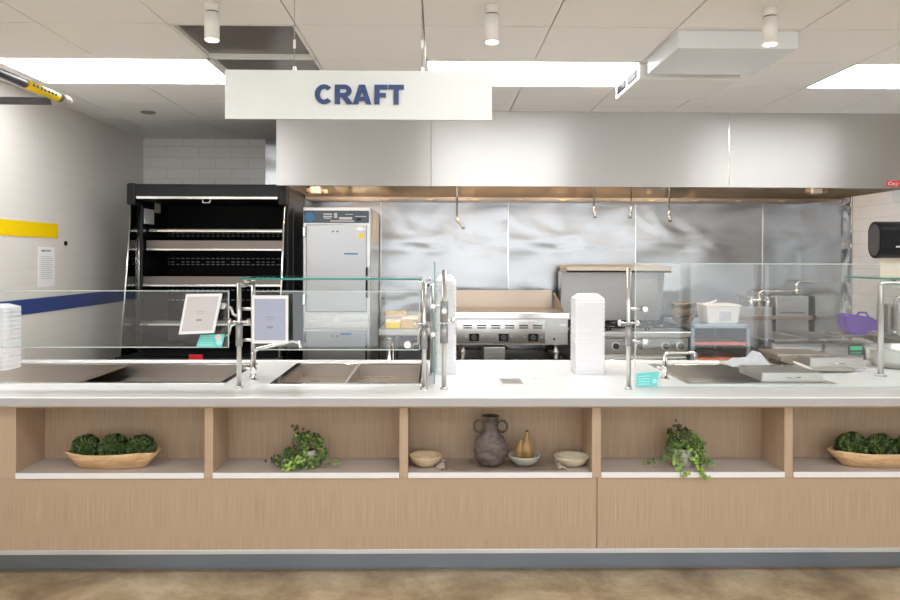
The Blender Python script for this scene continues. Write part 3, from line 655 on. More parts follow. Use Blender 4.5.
def card(corners, Y, label, circ, th=.003):
    pts = [at(x, y, Y) for x, y in corners]; c = sum(pts, Vector()) / 4
    t = thing('teal_card', (c.x, c.y, min(p.z for p in pts)), label, 'card', 'teal notice cards')
    bm = BM(); prism(bm, pts, (0, th, 0)); s = obj('card_sheet', bm, 'teal', t)
    bm = BM(); p = at(*circ[:2], Y); cyl(bm, (p.x, Y - .001, p.z), (p.x, Y, p.z), circ[2], 20); obj('seal', bm, 'teal_light', s)
    def P(u, v): return (pts[0] * (1 - u) + pts[1] * u) * (1 - v) + (pts[3] * (1 - u) + pts[2] * u) * v
    bm = BM()
    for v in (.22, .42, .62, .8): prism(bm, [P(.08, v), P(.62, v), P(.62, v + .05), P(.08, v + .05)], (0, -.001, 0))
    obj('print', bm, 'teal_light', s); return t
card([(200, 335), (225, 334), (222, 347), (196, 347)], 3.915, 'small teal card on the glass below the tilted menu', (219, 342, .016))
card([(637, 373.5), (659, 371.5), (657, 386.5), (636.5, 386.5)], 3.93, 'small teal card low on the glass beside the right post', (654.5, 381, .012))

# ------------------------------------------------------------------ faucets
def faucet(base, pts, label, r=.010):
    t = thing('faucet', base, label, 'faucet', 'counter faucets'); x, y, z = base
    bm = BM(); lathe(bm, base, [(.026, 0), (.026, .008), (.016, .014), (.015, .05), (.019, .055), (.019, .075), (.013, .08), (.013, pts[0][2] - z)], 20); obj('body', bm, 'chrome', t)
    bm = BM(); tube(bm, pts, r, 12); obj('spout', bm, 'chrome', t)
    bm = BM(); cyl(bm, (x + .01, y, z + .065), (x - .05, y - .01, z + .07), .006, 10); obj('lever', bm, 'chrome', t)
d = ray(253, 381.5); Y = d.y * (EYE - CT) / -d.z + .03; b = Vector((PX(253.5, Y, 380), Y, CT))
faucet(b, [Vector((b.x, Y, PZ(352, Y, 253))), Vector((b.x + .02, Y, PZ(349, Y, 253))), at(275, 345, Y), at(293, 341, Y), at(299.5, 342.5, Y), at(301.5, 350, Y)], 'slender chrome faucet between the left well and the two-pan well')
d = ray(665, 380); Y = d.y * (EYE - CT) / -d.z + .02; b = Vector((PX(665, Y, 380), Y, CT))
faucet(b, [Vector((b.x, Y, PZ(357, Y, 665))), Vector((b.x, Y, PZ(354, Y, 665))), at(669, 352.8, Y), at(693, 352.8, Y), at(695.5, 354, Y), at(695.8, 360, Y)], 'short square-armed chrome faucet beside the teal card on the right')

# ------------------------------------------------------------------ container stacks
def stack(x, y, z, w, dpt, ch, step, n, pos, grp, rnd=.02):
    # one nested tray upside down: flange at the base, tapering to a narrower crown
    def ring(bm, hx, hy, zz, r):
        out = []
        for cx, cy, a0 in ((hx - r, hy - r, 0), (-hx + r, hy - r, 90), (-hx + r, -hy + r, 180), (hx - r, -hy + r, 270)):
            for k in range(4):
                t = math.radians(a0 + 30 * k); out.append(bm.verts.new((x + cx + r * math.cos(t), y + cy + r * math.sin(t), z + zz)))
        return out
    bm = BM(); hw, hd = w / 2, dpt / 2
    R = [ring(bm, hw - .001, hd - .001, 0, rnd), ring(bm, hw, hd, .002, rnd), ring(bm, hw, hd, .004, rnd), ring(bm, hw - .0025, hd - .0025, .0055, rnd), ring(bm, hw - .0035, hd - .0035, step, rnd), ring(bm, hw * .66, hd * .66, ch, rnd), ring(bm, hw * .6, hd * .6, ch + .004, rnd)]
    for a, b in zip(R, R[1:]):
        for k in range(16): bm.faces.new((a[k], a[(k + 1) % 16], b[(k + 1) % 16], b[k]))
    bm.faces.new(R[0][::-1]); bm.faces.new(R[-1])
    base = obj('takeout_container', bm, 'foam')
    for k in range(n):
        o = base if k == n - 1 else base.copy()
        if o is not base: COL.objects.link(o)
        o.location = base.location.copy(); o.location.z = z + (n - 1 - k) * step if o is not base else base.location.z
        rel = 'topmost takeout container' if k == 0 else 'bottom takeout container' if k == n - 1 else 'takeout container, %s from the top' % ORD[k]
        tag(o, 'white %s in the %s' % (rel, pos), 'takeout container', grp)
    return base
d = ray(588, 375); Y = d.y * (EYE - CT) / -d.z + .0; sx = PX(590.5, Y, 330)
step = .0272; n = 17; stack(sx, Y + .09, CT + .001, .180, .180, .05, (PZ(299, Y, 588) - CT) / n, n, 'stack between griddle and range', 'takeout containers stacked in front of the range', .012)
sx = PX(445.5, Y + .08, 330); n = 22; stack(sx, Y + .09, CT + .001, .128, .19, .055, (PZ(281, Y, 450) - CT) / n, n, 'tall stack behind the steel post', 'takeout containers stacked behind the middle post', .015)
Y = 4.55; X = PX(23.5, Y + .14, 330) - .115; n = 14; stack(X, Y + .05, CT + .004, .23, .20, .04, (PZ(308, Y, 10) - CT) / n, n, 'stack at the left edge', 'takeout containers stacked at the left end', .04)

# lids, trays and cloth at the right well
def lid(x0, x1, y0, y1, z0, z1, label, tip=0):
    t = thing('pan_lid', ((x0 + x1) / 2, (y0 + y1) / 2, z0), label, 'pan lid', 'metal pans and lids on the right well')
    bm = BM(); s = .003
    a = [(x0, y0, z0), (x1, y0, z0), (x1, y1, z0 + tip), (x0, y1, z0 + tip)]; b = [(x0 + s, y0 + s, z1), (x1 - s, y0 + s, z1), (x1 - s, y1 - s, z1 + tip), (x0 + s, y1 - s, z1 + tip)]
    va = [bm.verts.new(p) for p in a]; vb = [bm.verts.new(p) for p in b]; bm.faces.new(va[::-1]); bm.faces.new(vb)
    for k in range(4): bm.faces.new((va[k], va[(k + 1) % 4], vb[(k + 1) % 4], vb[k]))
    bmesh.ops.bevel(bm, geom=list(bm.edges), offset=.004, segments=2, affect='EDGES')
    box(bm, (x0 - .008, y0 - .008, z0 - .002), (x1 + .008, y0 + .004, z0 + .004), .001)
    obj('shell', bm, 'steel', t)
    cx = (x0 + x1) / 2; zz = (z0 + z1) / 2
    bm = BM(); tube(bm, [(cx - .035, y0 + .004, zz), (cx - .035, y0 - .014, zz), (cx + .035, y0 - .014, zz), (cx + .035, y0 + .004, zz)], .003, 8); obj('handle', bm, 'steel_bright', t)
lid(PX(762, 4.1, 377), PX(824, 4.1, 377), 4.1, 4.42, CT + .008, PZ(373, 4.1, 790), 'nearest steel pan lid with a wire handle on the right well')
lid(PX(810, 4.5, 362), PX(864, 4.5, 362), 4.5, 4.86, PZ(368.5, 4.5, 840), PZ(358, 4.5, 840), 'raised steel pan behind the nearest lid, showing its long front side')
x0, x1 = PX(786, 4.45, 370), PX(855, 4.45, 370)
bm = BM()
for (a, b) in (((x0, 4.46, CT + .008), (x1, 4.95, CT + .012)), ((x0, 4.46, CT + .008), (x1, 4.466, CT + .028)), ((x0, 4.944, CT + .008), (x1, 4.95, CT + .028)), ((x0, 4.46, CT + .008), (x0 + .006, 4.95, CT + .028)), ((x1 - .006, 4.46, CT + .008), (x1, 4.95, CT + .028))): box(bm, a, b, .001)
tag(obj('sheet_pan', bm, 'steel_pan'), 'shallow sheet pan under the raised steel pan at the right well', 'sheet pan', 'metal pans and lids on the right well')
x0, x1 = PX(735, 4.60, 366), PX(808, 4.60, 366)
bm = BM(); prism(bm, [(x0, 4.5, CT + .010), (x1, 4.5, CT + .010), (x1, 4.5, CT + .02), (x0, 4.5, CT + .02)], (0, .36, .0)); tag(obj('flat_lid', bm, 'steel_pan'), 'flat steel lid under the crumpled white cloth', 'pan lid', 'metal pans and lids on the right well')
x0, x1 = PX(770, 4.75, 355), PX(822, 4.75, 355); bm = BM(); box(bm, (x0 + .03, 4.66, CT + .0215), (x1 - .03, 4.9, PZ(354, 4.75, 800)), .006); box(bm, (x0, 4.64, PZ(355, 4.75, 800)), (x1, 4.93, PZ(352, 4.75, 800)), .003); tag(obj('hotel_pan', bm, 'griddle'), 'warm-toned steel pan at the back right of the white cloth', 'pan', 'metal pans and lids on the right well')
# cloth
bm = BM(); nx, ny = 26, 14; x0, x1 = PX(728, 4.6, 366), PX(779, 4.6, 366); grid = []
for i in range(nx + 1):
    row = []
    for j in range(ny + 1):
        u, v = i / nx, j / ny; edge = min(1, 4 * min(u, 1 - u)) * min(1, 4 * min(v, 1 - v) + .1)
        peak = math.exp(-((u - .66) ** 2) / .03 - ((v - .5) ** 2) / .12) * .085 + .035 * math.exp(-((u - .3) ** 2) / .04)
        fold = .006 * math.sin(u * 19 + v * 7) + .004 * math.sin(v * 23 - u * 9)
        row.append(bm.verts.new((x0 + (x1 - x0) * u + .01 * math.sin(v * 9), 4.54 + .24 * v + .012 * math.sin(u * 11), CT + .024 + max(0, edge * (peak + fold)))))
    grid.append(row)
for i in range(nx):
    for j in range(ny): f = bm.faces.new((grid[i][j], grid[i + 1][j], grid[i + 1][j + 1], grid[i][j + 1])); f.smooth = True
bmesh.ops.solidify(bm, geom=list(bm.faces), thickness=.003); tag(obj('kitchen_cloth', bm, 'cloth'), 'crumpled white cloth lying on the right well lid', 'cloth')
t = thing('spatula', at(782, 363, 4.52), 'black-handled utensil leaning across the lids beside the white cloth', 'utensil')
bm = BM(); tube(bm, [at(769, 359, 4.60), at(782, 363, 4.54), at(797, 367.5, 4.47)], [.008, .010, .008], 10); obj('handle', bm, 'blackm', t)
bm = BM(); tube(bm, [at(793, 362, 4.5), at(803, 366, 4.46), at(812, 369, 4.44)], [.009, .010, .007], 10); tag(obj('white_handle_utensil', bm, 'cream'), 'cream-handled utensil resting right of the black-handled one', 'utensil')
# large round-edged steel bowl at right edge
bm = BM(); c = (PX(868, 4.72, 360) + .24, 4.72, CT); lathe(bm, c, [(.16, 0), (.20, .012), (.228, .05), (.240, .118), (.250, .122), (.250, .127), (.236, .127), (.222, .055), (.19, .022), (.01, .016)], 40, 1, .85)
tag(obj('steel_bowl', bm, 'steel'), 'large round-edged steel bowl on the counter at the right edge', 'bowl')
# low tray on a stand beyond, pink cloth
bm = BM(); c = at(847, 364, 4.75); nx = 14; g_ = []
for i in range(nx + 1):
    row = []
    for j in range(7):
        u, v = i / nx, j / 6; row.append(bm.verts.new((PX(846, 4.8, 364) + .115 * u, 4.72 + .12 * v, CT + .006 + .02 * math.sin(math.pi * u) * math.sin(math.pi * v) + .006 * abs(math.sin(9 * u + 4 * v)))))
    g_.append(row)
for i in range(nx):
    for j in range(6): f = bm.faces.new((g_[i][j], g_[i + 1][j], g_[i + 1][j + 1], g_[i][j + 1])); f.smooth = True
bmesh.ops.solidify(bm, geom=list(bm.faces), thickness=.003); tag(obj('folded_towel', bm, 'cream'), 'small pinkish folded towel on the counter left of the tube post', 'cloth')

# ------------------------------------------------------------------ black open display case
cy0 = 5.70; cyb = 6.55; ctop = PZ(184, cy0, 200); cxl = PX(128.5, cy0, 195); cxr = PX(285.5, cy0, 195)
t = thing('display_case', ((cxl + cxr) / 2, (cy0 + cyb) / 2, 0), 'tall black open-front refrigerated display case in the left corner', 'display case')
obj('side_panel', B(((cxr - .04, cy0 + .10, .35), (cxr, cyb, ctop - .03)), bev=.008), 'black', t)
obj('side_panel', B(((cxl, cy0 + .17, .35), (cxl + .04, cyb, ctop - .03)), bev=.008), 'black', t)
obj('back_panel', B(((cxl, cyb - .12, .35), (cxr, cyb, ctop - .02))), 'blackin', t)
can = obj('canopy', B(((cxl, cy0, ctop - .115), (cxr, cyb, ctop)), ((cxl - .012, cy0 - .012, ctop - .16), (cxl + .055, cy0 + .14, ctop + .004)), ((cxr - .055, cy0 - .012, ctop - .16), (cxr + .004, cy0 + .14, ctop + .004)), bev=.012), 'blackm', t)
obj('trim_strip', B(((cxl + .06, cy0 - .006, PZ(199, cy0, 200)), (cxr - .06, cy0, PZ(196.5, cy0, 200))), bev=.001), 'steel_bright', can)
hx = PX(207, cy0); zz = PZ(200, cy0, 205); obj('handle', B(((hx - .03, cy0 - .02, zz - .025), (hx + .03, cy0 - .008, zz - .02)), ((hx - .03, cy0 - .02, zz - .025), (hx - .025, cy0 - .008, zz + .01)), ((hx + .025, cy0 - .02, zz - .025), (hx + .03, cy0 - .008, zz + .01)), bev=.001), 'chrome', can)
obj('base', B(((cxl - .02, 5.52, 0), (cxr + .0, cyb, .62)), ((cxl - .02, 5.50, .62), (cxr, 5.62, .86)), bev=.01), 'black', t)
o = obj('deck', B(((cxl + .02, 5.62, .62), (cxr - .02, cyb - .1, .86)), bev=.004), 'blackm', t)
M['shelfsteel'] = steel('case_shelf_steel', (0.20, 0.175, 0.16), 0.35)
M['slot'] = mat('slot_grey', (0.30, 0.30, 0.30), 0.4)
def cshelf(py0, py1, y0, depth, mt='shelfsteel'):
    a = PZ(py1, y0, 200); b = PZ(py0, y0, 200)
    s = obj('shelf', B(((cxl + .05, y0, a), (cxr - .05, y0 + .01, b)), ((cxl + .05, y0, a), (cxr - .05, y0 + depth, a + .01)), bev=.001), mt, t)
    obj('price_rail', B(((cxl + .05, y0 - .008, a - .004), (cxr - .05, y0, a + .010)), bev=.001), 'steel_bright', s)
cshelf(229, 231.5, 5.98, .40); cshelf(240.5, 250, 5.92, .46); cshelf(276.5, 286, 5.86, .52); cshelf(321, 325, 5.80, .58)
bm = BM()
for py in (233.5, 236, 258.5, 262, 264.5, 290, 300):
    for k in range(26):
        if py in (262,) and k % 5 == 2: continue
        x = PX(166, cyb - .13) + k * .043
        if x + .03 > cxr - .05: continue
        z = PZ(py, cyb - .13, 200); box(bm, (x, cyb - .126, z - .004), (x + .026, cyb - .12, z + .004), 0)
o = obj('air_slots', bm, 'slot', t)
for s, px0, px1 in ((0, 132, 121), (1, 281, 274)):
    # clear end glass with bright edges, leaning forward to the base
    X = cxl + .012 if s == 0 else cxr - .016; zt_, zb_ = ctop - .15, .82
    yb0, yt0 = 5.52, cy0 + .02
    gl = BM(); prism(gl, [(X, yt0, zt_), (X, cy0 + .16, zt_), (X, cy0 + .16, zb_), (X, yb0, zb_)], (.006, 0, 0)); g_ = obj('end_glass', gl, 'glass', t)
    bm = BM(); tube(bm, [(X + .003, yt0, zt_), (X + .003, yb0, zb_)], .008, 8); tube(bm, [(X + .003, cy0 + .16, zt_), (X + .003, cy0 + .16, zb_)], .008, 8); obj('edge_trim', bm, 'steel_bright', g_)
bm = BM(); box(bm, (cxr - .012, 6.0, 1.0), (cxr + .004, 6.02, 2.0)); obj('side_seam', bm, 'darkgrey', t)
xn = cxl + .04
obj('notice', B(((xn, 5.90, 1.865), (xn + .003, 6.10, 1.985)), bev=0), 'paper', t)
obj('notice', B(((xn, 6.12, 1.965), (xn + .003, 6.24, 2.07)), bev=0), 'beige', t)
a = at(189, 360, 5.5); b = at(203, 354.5, 5.5); o = obj('badge', B(((a.x, 5.49, a.z), (b.x, 5.50, b.z)), bev=.002), 'red', t); o['label'] = 'red badge'
# light reaching wall accessories
ya, yb_ = LY(38, 268), LY(54.5, 268); bm = BM(); box(bm, (XL, ya, 1.39), (XL + .002, yb_, 1.67)); t = thing('wall_notice', (XL + .001, (ya + yb_) / 2, 1.39), 'white sheet of printed paper taped on the left wall under the yellow band', 'notice')
obj('sheet', bm, 'paper', t)
bm = BM(); box(bm, (XL + .002, ya + .04, 1.635), (XL + .003, ya + .09, 1.65)); box(bm, (XL + .002, ya + .10, 1.637), (XL + .003, ya + .16, 1.648))
for k in range(12): box(bm, (XL + .002, ya + .03, 1.60 - k * .014), (XL + .003, yb_ - .03 - .02 * (k % 3 == 0), 1.602 - k * .014))
obj('print', bm, 'ink', t)
bm = BM(); p = Vector((XL, LY(65, 245), 1.70)); cyl(bm, p, p + Vector((.012, 0, 0)), .016, 16); tag(obj('wall_button', bm, 'blackm'), 'small black stud on the left wall beside the yellow band', 'button')

# ------------------------------------------------------------------ holding cabinet
hy = 6.0; x0, x1 = PX(302, hy, 280), PX(370, hy, 280); zt = PZ(207, hy, 336)
t = thing('holding_cabinet', ((x0 + x1) / 2, hy + .4, 0), 'tall stainless steel holding cabinet with two doors beside the black display case', 'cabinet')
obj('body', B(((x0, hy + .03, .12), (x1, 6.86, zt)), bev=.006), 'steel', t)
bm = BM()
for sx_ in (x0 + .05, x1 - .05):
    for sy_ in (hy + .1, 6.8): cyl(bm, (sx_, sy_, .0), (sx_, sy_, .12), .03, 16)
obj('caster', bm, 'blackm', t)
def Z(py): return PZ(py, hy, 336)
def XX(px): return PX(px, hy, 280)
M['door_steel'] = steel('satin_door_steel', (0.44, 0.445, 0.455), 0.30, 0.006, (1.5, 1, .6), 1.4, aniso=.5)
for (a, b) in ((312, 224.5), (372, 330)):
    d = obj('door', B(((XX(306), hy - .01, Z(a)), (XX(366.5), hy + .03, Z(b))), bev=.006), 'door_steel', t)
    bm = BM()
    hz0 = (297, 268) if a == 312 else (366, 345)
    tube(bm, [(XX(367), hy - .01, Z(hz0[0])), (XX(367), hy - .04, Z(hz0[0] - 1)), (XX(367), hy - .04, Z(hz0[1] + 1)), (XX(367), hy - .01, Z(hz0[1]))], .008, 10); obj('handle', bm, 'blackm', d)
    bm = BM()
    for py in ((232, 300) if a == 312 else (337, 366)): box(bm, (XX(302.5), hy - .006, Z(py + 5)), (XX(305.5), hy + .03, Z(py - 5)), .004)
    obj('hinge', bm, 'chrome', d)
    bm = BM(); py = b + 7 if a == 312 else b + 6
    for u in (333, 337.5): cyl(bm, (XX(u), hy - .012, Z(py)), (XX(u), hy - .009, Z(py)), .008, 12)
    obj('vent_cap', bm, 'darkgrey', d)
    bm = BM(); py = 253 if a == 312 else 333
    if a == 312: box(bm, (XX(344), hy - .0115, Z(254.5)), (XX(358), hy - .0095, Z(253)), 0)
    else: box(bm, (XX(341), hy - .0115, Z(335)), (XX(352), hy - .0095, Z(332.5)), 0)
    o = obj('blue_label', bm, 'blue', d)
bm = BM(); cyl(bm, (XX(361), hy - .0115, Z(236)), (XX(361), hy - .0095, Z(236)), .022, 16); o = obj('sticker', bm, 'yellow', t); o['label'] = 'round yellow sticker'
bm = BM(); lathe(bm, (0, 0, 0), [(.034, 0), (.034, .002)], 24, 1, .5); 
for v in bm.verts: v.co = Vector((XX(360.5) + v.co.x, hy - .0098 - v.co.z, Z(228.7) + v.co.y))
o = obj('sticker', bm, 'bezel', t); o['label'] = 'white oval sticker'
cp = obj('control_panel', B(((XX(303.5), hy + .0, Z(222.8)), (XX(368.5), hy + .03, Z(210.5))), bev=.003), 'ctrl', t)
bm = BM(); cyl(bm, (XX(309.5), hy - .003, Z(217)), (XX(309.5), hy, Z(217)), .040, 24); obj('badge', bm, 'blue', cp)
bm = BM(); rr = random.Random(3)
for (u0, v0, u1, v1) in ((323, 213.5, 332, 215), (323, 216, 332, 217.3), (324, 218, 331, 218.8), (334, 213, 337, 218), (339, 217, 352, 219.5), (345, 214, 353, 214.6), (330, 220.5, 354, 221.5), (355, 216, 366, 216.8)): box(bm, (XX(u0), hy - .002, Z(v1)), (XX(u1), hy, Z(v0)), 0)
obj('display_print', bm, 'insert', cp)
bm = BM(); box(bm, (XX(356), hy - .003, Z(220.5)), (XX(361), hy, Z(218)), .001); obj('display', bm, 'blackm', cp)
obj('middle_panel', B(((XX(303.5), hy + .005, Z(328.5)), (XX(368.5), hy + .03, Z(313.5))), bev=.003), 'steel', t)
bm = BM(); lathe(bm, (0, 0, 0), [(.034, 0), (.034, .003)], 24, 1, .55)
for v in bm.verts: v.co = Vector((XX(336) + v.co.x, hy + .005 - v.co.z, Z(320.5) + v.co.y))
obj('badge', bm, 'bezel', t)
bm = BM()
for k in range(5): box(bm, (x1, hy + .2 + k * .09, 1.72), (x1 + .006, hy + .26 + k * .09, 1.98), .002)
obj('side_vent', bm, 'beige', t)

# ------------------------------------------------------------------ side table and cartons
ty0 = 5.9; tx0 = PX(378.5, ty0, 332); tx1 = PX(440, ty0, 332) + .03; tz = PZ(329.5, ty0, 400)
t = thing('steel_table', ((tx0 + tx1) / 2, 6.25, 0), 'small stainless steel work table between the cabinet and the griddle', 'table')
obj('tabletop', B(((tx0, ty0, tz - .05), (tx1, 6.65, tz)), bev=.006), 'steel', t)
for x in (PX(389.5, ty0 + .06), tx1 - .05):
    for y in (ty0 + .06, 6.58):
        bm = BM(); cyl(bm, (x, y, 0), (x, y, tz - .05), .021, 16); cyl(bm, (x, y, tz - .11), (x, y, tz - .05), .030, 16); obj('leg', bm, 'steel_bright', t)
obj('undershelf', B(((tx0 + .04, ty0 + .04, .30), (tx1 - .03, 6.6, .33)), bev=.003), 'steel_dark', t)
bm = BM(); box(bm, (PX(398, 6.0), 6.0, .33), (tx1 - .06, 6.5, .93), .01); t = thing('storage_bin', (PX(410, 6.2), 6.2, .33), 'dark storage bin on the shelf below the small steel table', 'bin')
obj('bin_body', bm, 'darkgrey', t); obj('label_plate', B(((PX(409, 6.0), 5.994, .86), (PX(414, 6.0), 6.0, .90)), bev=.001), 'grey', t)
def carton(px0, px1, pyt, y, label, m1, m2, h=None):
    a = PX(px0, y, 325); b = PX(px1, y, 325); zt = PZ(pyt, y, 400); t = thing('food_package', ((a + b) / 2, y + .06, tz), label, 'food package', 'food packages on the small steel table')
    bm = BM(); box(bm, (a, y, tz), (b, y + .13, tz + (zt - tz) * .72), .008); obj('carton', bm, m1, t)
    bm = BM(); rr = random.Random(int(px0))
    for k in range(5):
        u = a + (b - a) * (k + .5) / 5; bmesh.ops.create_icosphere(bm, subdivisions=2, radius=(b - a) * .19, matrix=Matrix.Translation((u, y + .06, tz + (zt - tz) * .74)) @ Matrix.Diagonal((1, 1.6, (.8 + .5 * rr.random()) * .8, 1)))
    obj('wrapped_contents', bm, m2, t)
carton(386, 400.5, 320, 5.98, 'yellow package with white top at the left of the small steel table', 'lemon', 'cream')
carton(401.5, 416.5, 316, 5.98, 'tan package with white top at the right of the small steel table', 'tan', 'cream')
carton(385, 405, 310.5, 6.25, 'beige package standing at the back left of the small steel table', 'beige', 'tan')
carton(405, 421, 311, 6.25, 'grey-brown wrapped package at the back right of the small steel table', 'beige', 'bowl_grey')

# ------------------------------------------------------------------ griddle on its base
gy = 6.1; x0 = PX(455, gy, 330); x1 = PX(568, gy, 330)
def Z(py): return PZ(py, gy, 510)
def XX(px): return PX(px, gy, 330)
t = thing('griddle', ((x0 + x1) / 2, 6.5, Z(361)), 'stainless countertop griddle with three black control knobs', 'griddle')
obj('control_body', B(((x0, gy, Z(345)), (x1, 6.8, Z(316))), bev=.004), 'steel', t)
obj('cooking_plate', B(((x0 + .01, gy + .03, Z(316)), (x1 - .01, 6.78, Z(313))), bev=.002), 'griddle', t)
obj('grease_trough', B(((x0 - .005, gy - .03, Z(318.5)), (x1 + .008, gy + .035, Z(312.5))), bev=.004), 'steel_bright', t)
obj('back_splash', B(((x0, 6.74, Z(313)), (PX(552, 6.74), 6.80, PZ(290, 6.77, 510))), bev=.003), 'griddle', t)
bm = BM(); prism(bm, [(x1 - .02, gy + .2, Z(313)), (x1 - .02, 6.76, Z(313)), (x1 - .02, 6.76, PZ(293, 6.77, 510)), (x1 - .02, gy + .36, PZ(303, 6.5, 510))], (.018, 0, 0)); obj('side_splash', bm, 'griddle', t)
obj('control_face', B(((x0 + .012, gy - .012, Z(343.5)), (XX(545), gy, Z(320.5))), bev=.002), 'steel_bright', t)
for u in (474, 503.5, 533):
    d = obj('knob_plate', B(((XX(u - 5), gy - .016, Z(341)), (XX(u + 5), gy - .011, Z(333.5))), bev=.001), 'blackm', t)
    bm = BM(); cyl(bm, (XX(u), gy - .016, Z(337.2)), (XX(u), gy - .042, Z(337.2)), .022, 20); box(bm, (XX(u) - .004, gy - .05, Z(337.2) - .02), (XX(u) + .004, gy - .04, Z(337.2) + .02), .002); obj('knob', bm, 'darkgrey', d)
    bm = BM()
    for s in (-8.5, 8.5): cyl(bm, (XX(u + s), gy - .012, Z(337)), (XX(u + s), gy - .022, Z(337)), .008, 12)
    obj('indicator', bm, 'griddle', d)
bm = BM()
for k in range(6):
    for r_ in (325.5, 327.8): box(bm, (XX(463 + 14 * k), gy - .0145, Z(r_ + .6)), (XX(472 + 14 * k), gy - .011, Z(r_ - .6)), 0)
obj('vent_slots', bm, 'blackm', t)
bm = BM(); cyl(bm, (XX(554), gy - .002, Z(339)), (XX(554), gy - .01, Z(339)), .009, 12); obj('ignition_port', bm, 'blackm', t)
obj('label_plate', B(((XX(560), gy - .002, Z(326)), (XX(566), gy, Z(324))), bev=0), 'bezel', t)
for x in (XX(463), XX(557)):
    for y in (gy + .05, 6.72):
        bm = BM(); cyl(bm, (x, y, Z(361.5)), (x, y, Z(345)), .020, 16); cyl(bm, (x, y, Z(355)), (x, y, Z(350)), .028, 16); obj('leg', bm, 'steel', t)
obj('grease_drawer', B(((XX(484), gy - .01, Z(361)), (XX(505), gy + .3, Z(347))), bev=.003), 'steel', t)
gb = Z(361.5); t = thing('equipment_stand', ((x0 + x1) / 2, 6.45, 0), 'low steel equipment stand underneath the griddle', 'stand')
obj('top', B(((x0 - .05, gy - .04, gb - .05), (x1 - .0, 6.85, gb)), bev=.003), 'steel', t); obj('cabinet', B(((x0 - .04, gy, .1), (x1 - .01, 6.84, gb - .05)), bev=.003), 'steel_dark', t)
bm = BM()
for x in (x0 + .03, x1 - .05):
    for y in (gy + .06, 6.78): cyl(bm, (x, y, 0), (x, y, .1), .03, 16)
obj('caster', bm, 'blackm', t)

# ------------------------------------------------------------------ range
ry = 6.05; x0 = PX(571, ry, 340); x1 = PX(689, ry, 340)
def Z(py): return PZ(py, ry, 630)
def XX(px): return PX(px, ry, 340)
t = thing('gas_range', ((x0 + x1) / 2, 6.45, 0), 'stainless six-burner gas range with a high back shelf', 'range')
obj('body', B(((x0, ry + .04, .15), (x1, 6.85, Z(331))), bev=.004), 'steel', t)
obj('front_rail', B(((x0, ry - .05, Z(337)), (x1, ry + .05, Z(331))), bev=.008), 'steel', t)
obj('control_panel', B(((x0 + .004, ry + .0, Z(354)), (x1 - .004, ry + .045, Z(338.5))), bev=.004), 'steel', t)
obj('oven_door', B(((x0 + .02, ry - .005, .30), (x1 - .02, ry + .045, Z(357))), bev=.006), 'steel', t)
bm = BM(); tube(bm, [(x0 + .1, ry, Z(359.5)), (x0 + .1, ry - .06, Z(359.5)), (x1 - .1, ry - .06, Z(359.5)), (x1 - .1, ry, Z(359.5))], .014, 12); obj('oven_handle', bm, 'steel_bright', t)
for u in (589, 604.5, 615.5, 639.5, 665.5, 680):
    if u == 604.5: continue
    bm = BM(); cyl(bm, (XX(u), ry, Z(346)), (XX(u), ry - .008, Z(346)), .034, 24); k_ = obj('knob_ring', bm, 'bezel', t)
    bm = BM(); cyl(bm, (XX(u), ry - .008, Z(346)), (XX(u), ry - .035, Z(346)), .024, 20); box(bm, (XX(u) - .005, ry - .045, Z(346) - .022), (XX(u) + .005, ry - .03, Z(346) + .022), .002); obj('knob', bm, 'darkgrey', k_)
for (a, b) in ((669, 678),):
    obj('brand_plate', B(((XX(a), ry - .004, Z(347.5)), (XX(b), ry, Z(344))), bev=.001), 'blackm', t)
bw = (x1 - x0) / 3
for i in range(3):
    for j in range(2):
        cx = x0 + bw * (i + .5); cy = ry + .22 + j * .34; zt_ = Z(331) + .028; bm = BM(); h_ = bw / 2 - .012
        for s in (-1, 1):
            box(bm, (cx - h_, cy + s * .15 - .006, zt_ - .012), (cx + h_, cy + s * .15 + .006, zt_), .002); box(bm, (cx + s * h_ - .006, cy - .156, zt_ - .012), (cx + s * h_ + .006, cy + .156, zt_), .002)
            for q in (-1, 1): box(bm, (cx + s * h_ - .008, cy + q * .15 - .008, zt_ - .03), (cx + s * h_ + .008, cy + q * .15 + .008, zt_), .002)
        for a_ in range(8):
            c_, s_ = math.cos(a_ * math.pi / 4), math.sin(a_ * math.pi / 4); tube(bm, [(cx + .04 * c_, cy + .04 * s_, zt_ - .004), (cx + .13 * c_, cy + .13 * s_, zt_ - .004)], .005, 6)
        g_ = obj('burner_grate', bm, 'blackm', t)
        bm = BM(); lathe(bm, (cx, cy, Z(331) + .001), [(.05, 0), (.05, .008), (.035, .014)], 20); obj('burner', bm, 'steel_dark', g_)
zs = PZ(272.5, 6.55, 618); xs0, xs1 = PX(566, 6.5, 270), PX(671, 6.5, 270)
obj('back_riser', B(((x0 + .02, 6.80, Z(331)), (x1 - .01, 6.84, zs + .01)), bev=.002), 'riser', t)
bm = BM()
for x in (x0 + .02, x1 - .03): bm = BM(); prism(bm, [(x, 6.8, zs), (x, 6.62, zs), (x, 6.74, Z(331) + .05), (x, 6.8, Z(331) + .05)], (.004, 0, 0)); obj('shelf_bracket', bm, 'steel', t)
obj('high_shelf', B(((xs0, 6.48, zs), (xs1, 6.84, zs + .02)), ((xs0, 6.48, zs), (xs1, 6.486, zs + .055)), ((xs0, 6.834, zs), (xs1, 6.84, zs + .07)), bev=.003), 'griddle', t)
bm = BM()
for x in (x0 + .06, x1 - .06):
    for y in (ry + .1, 6.78): cyl(bm, (x, y, 0), (x, y, .15), .025, 16)
obj('leg', bm, 'steel', t)
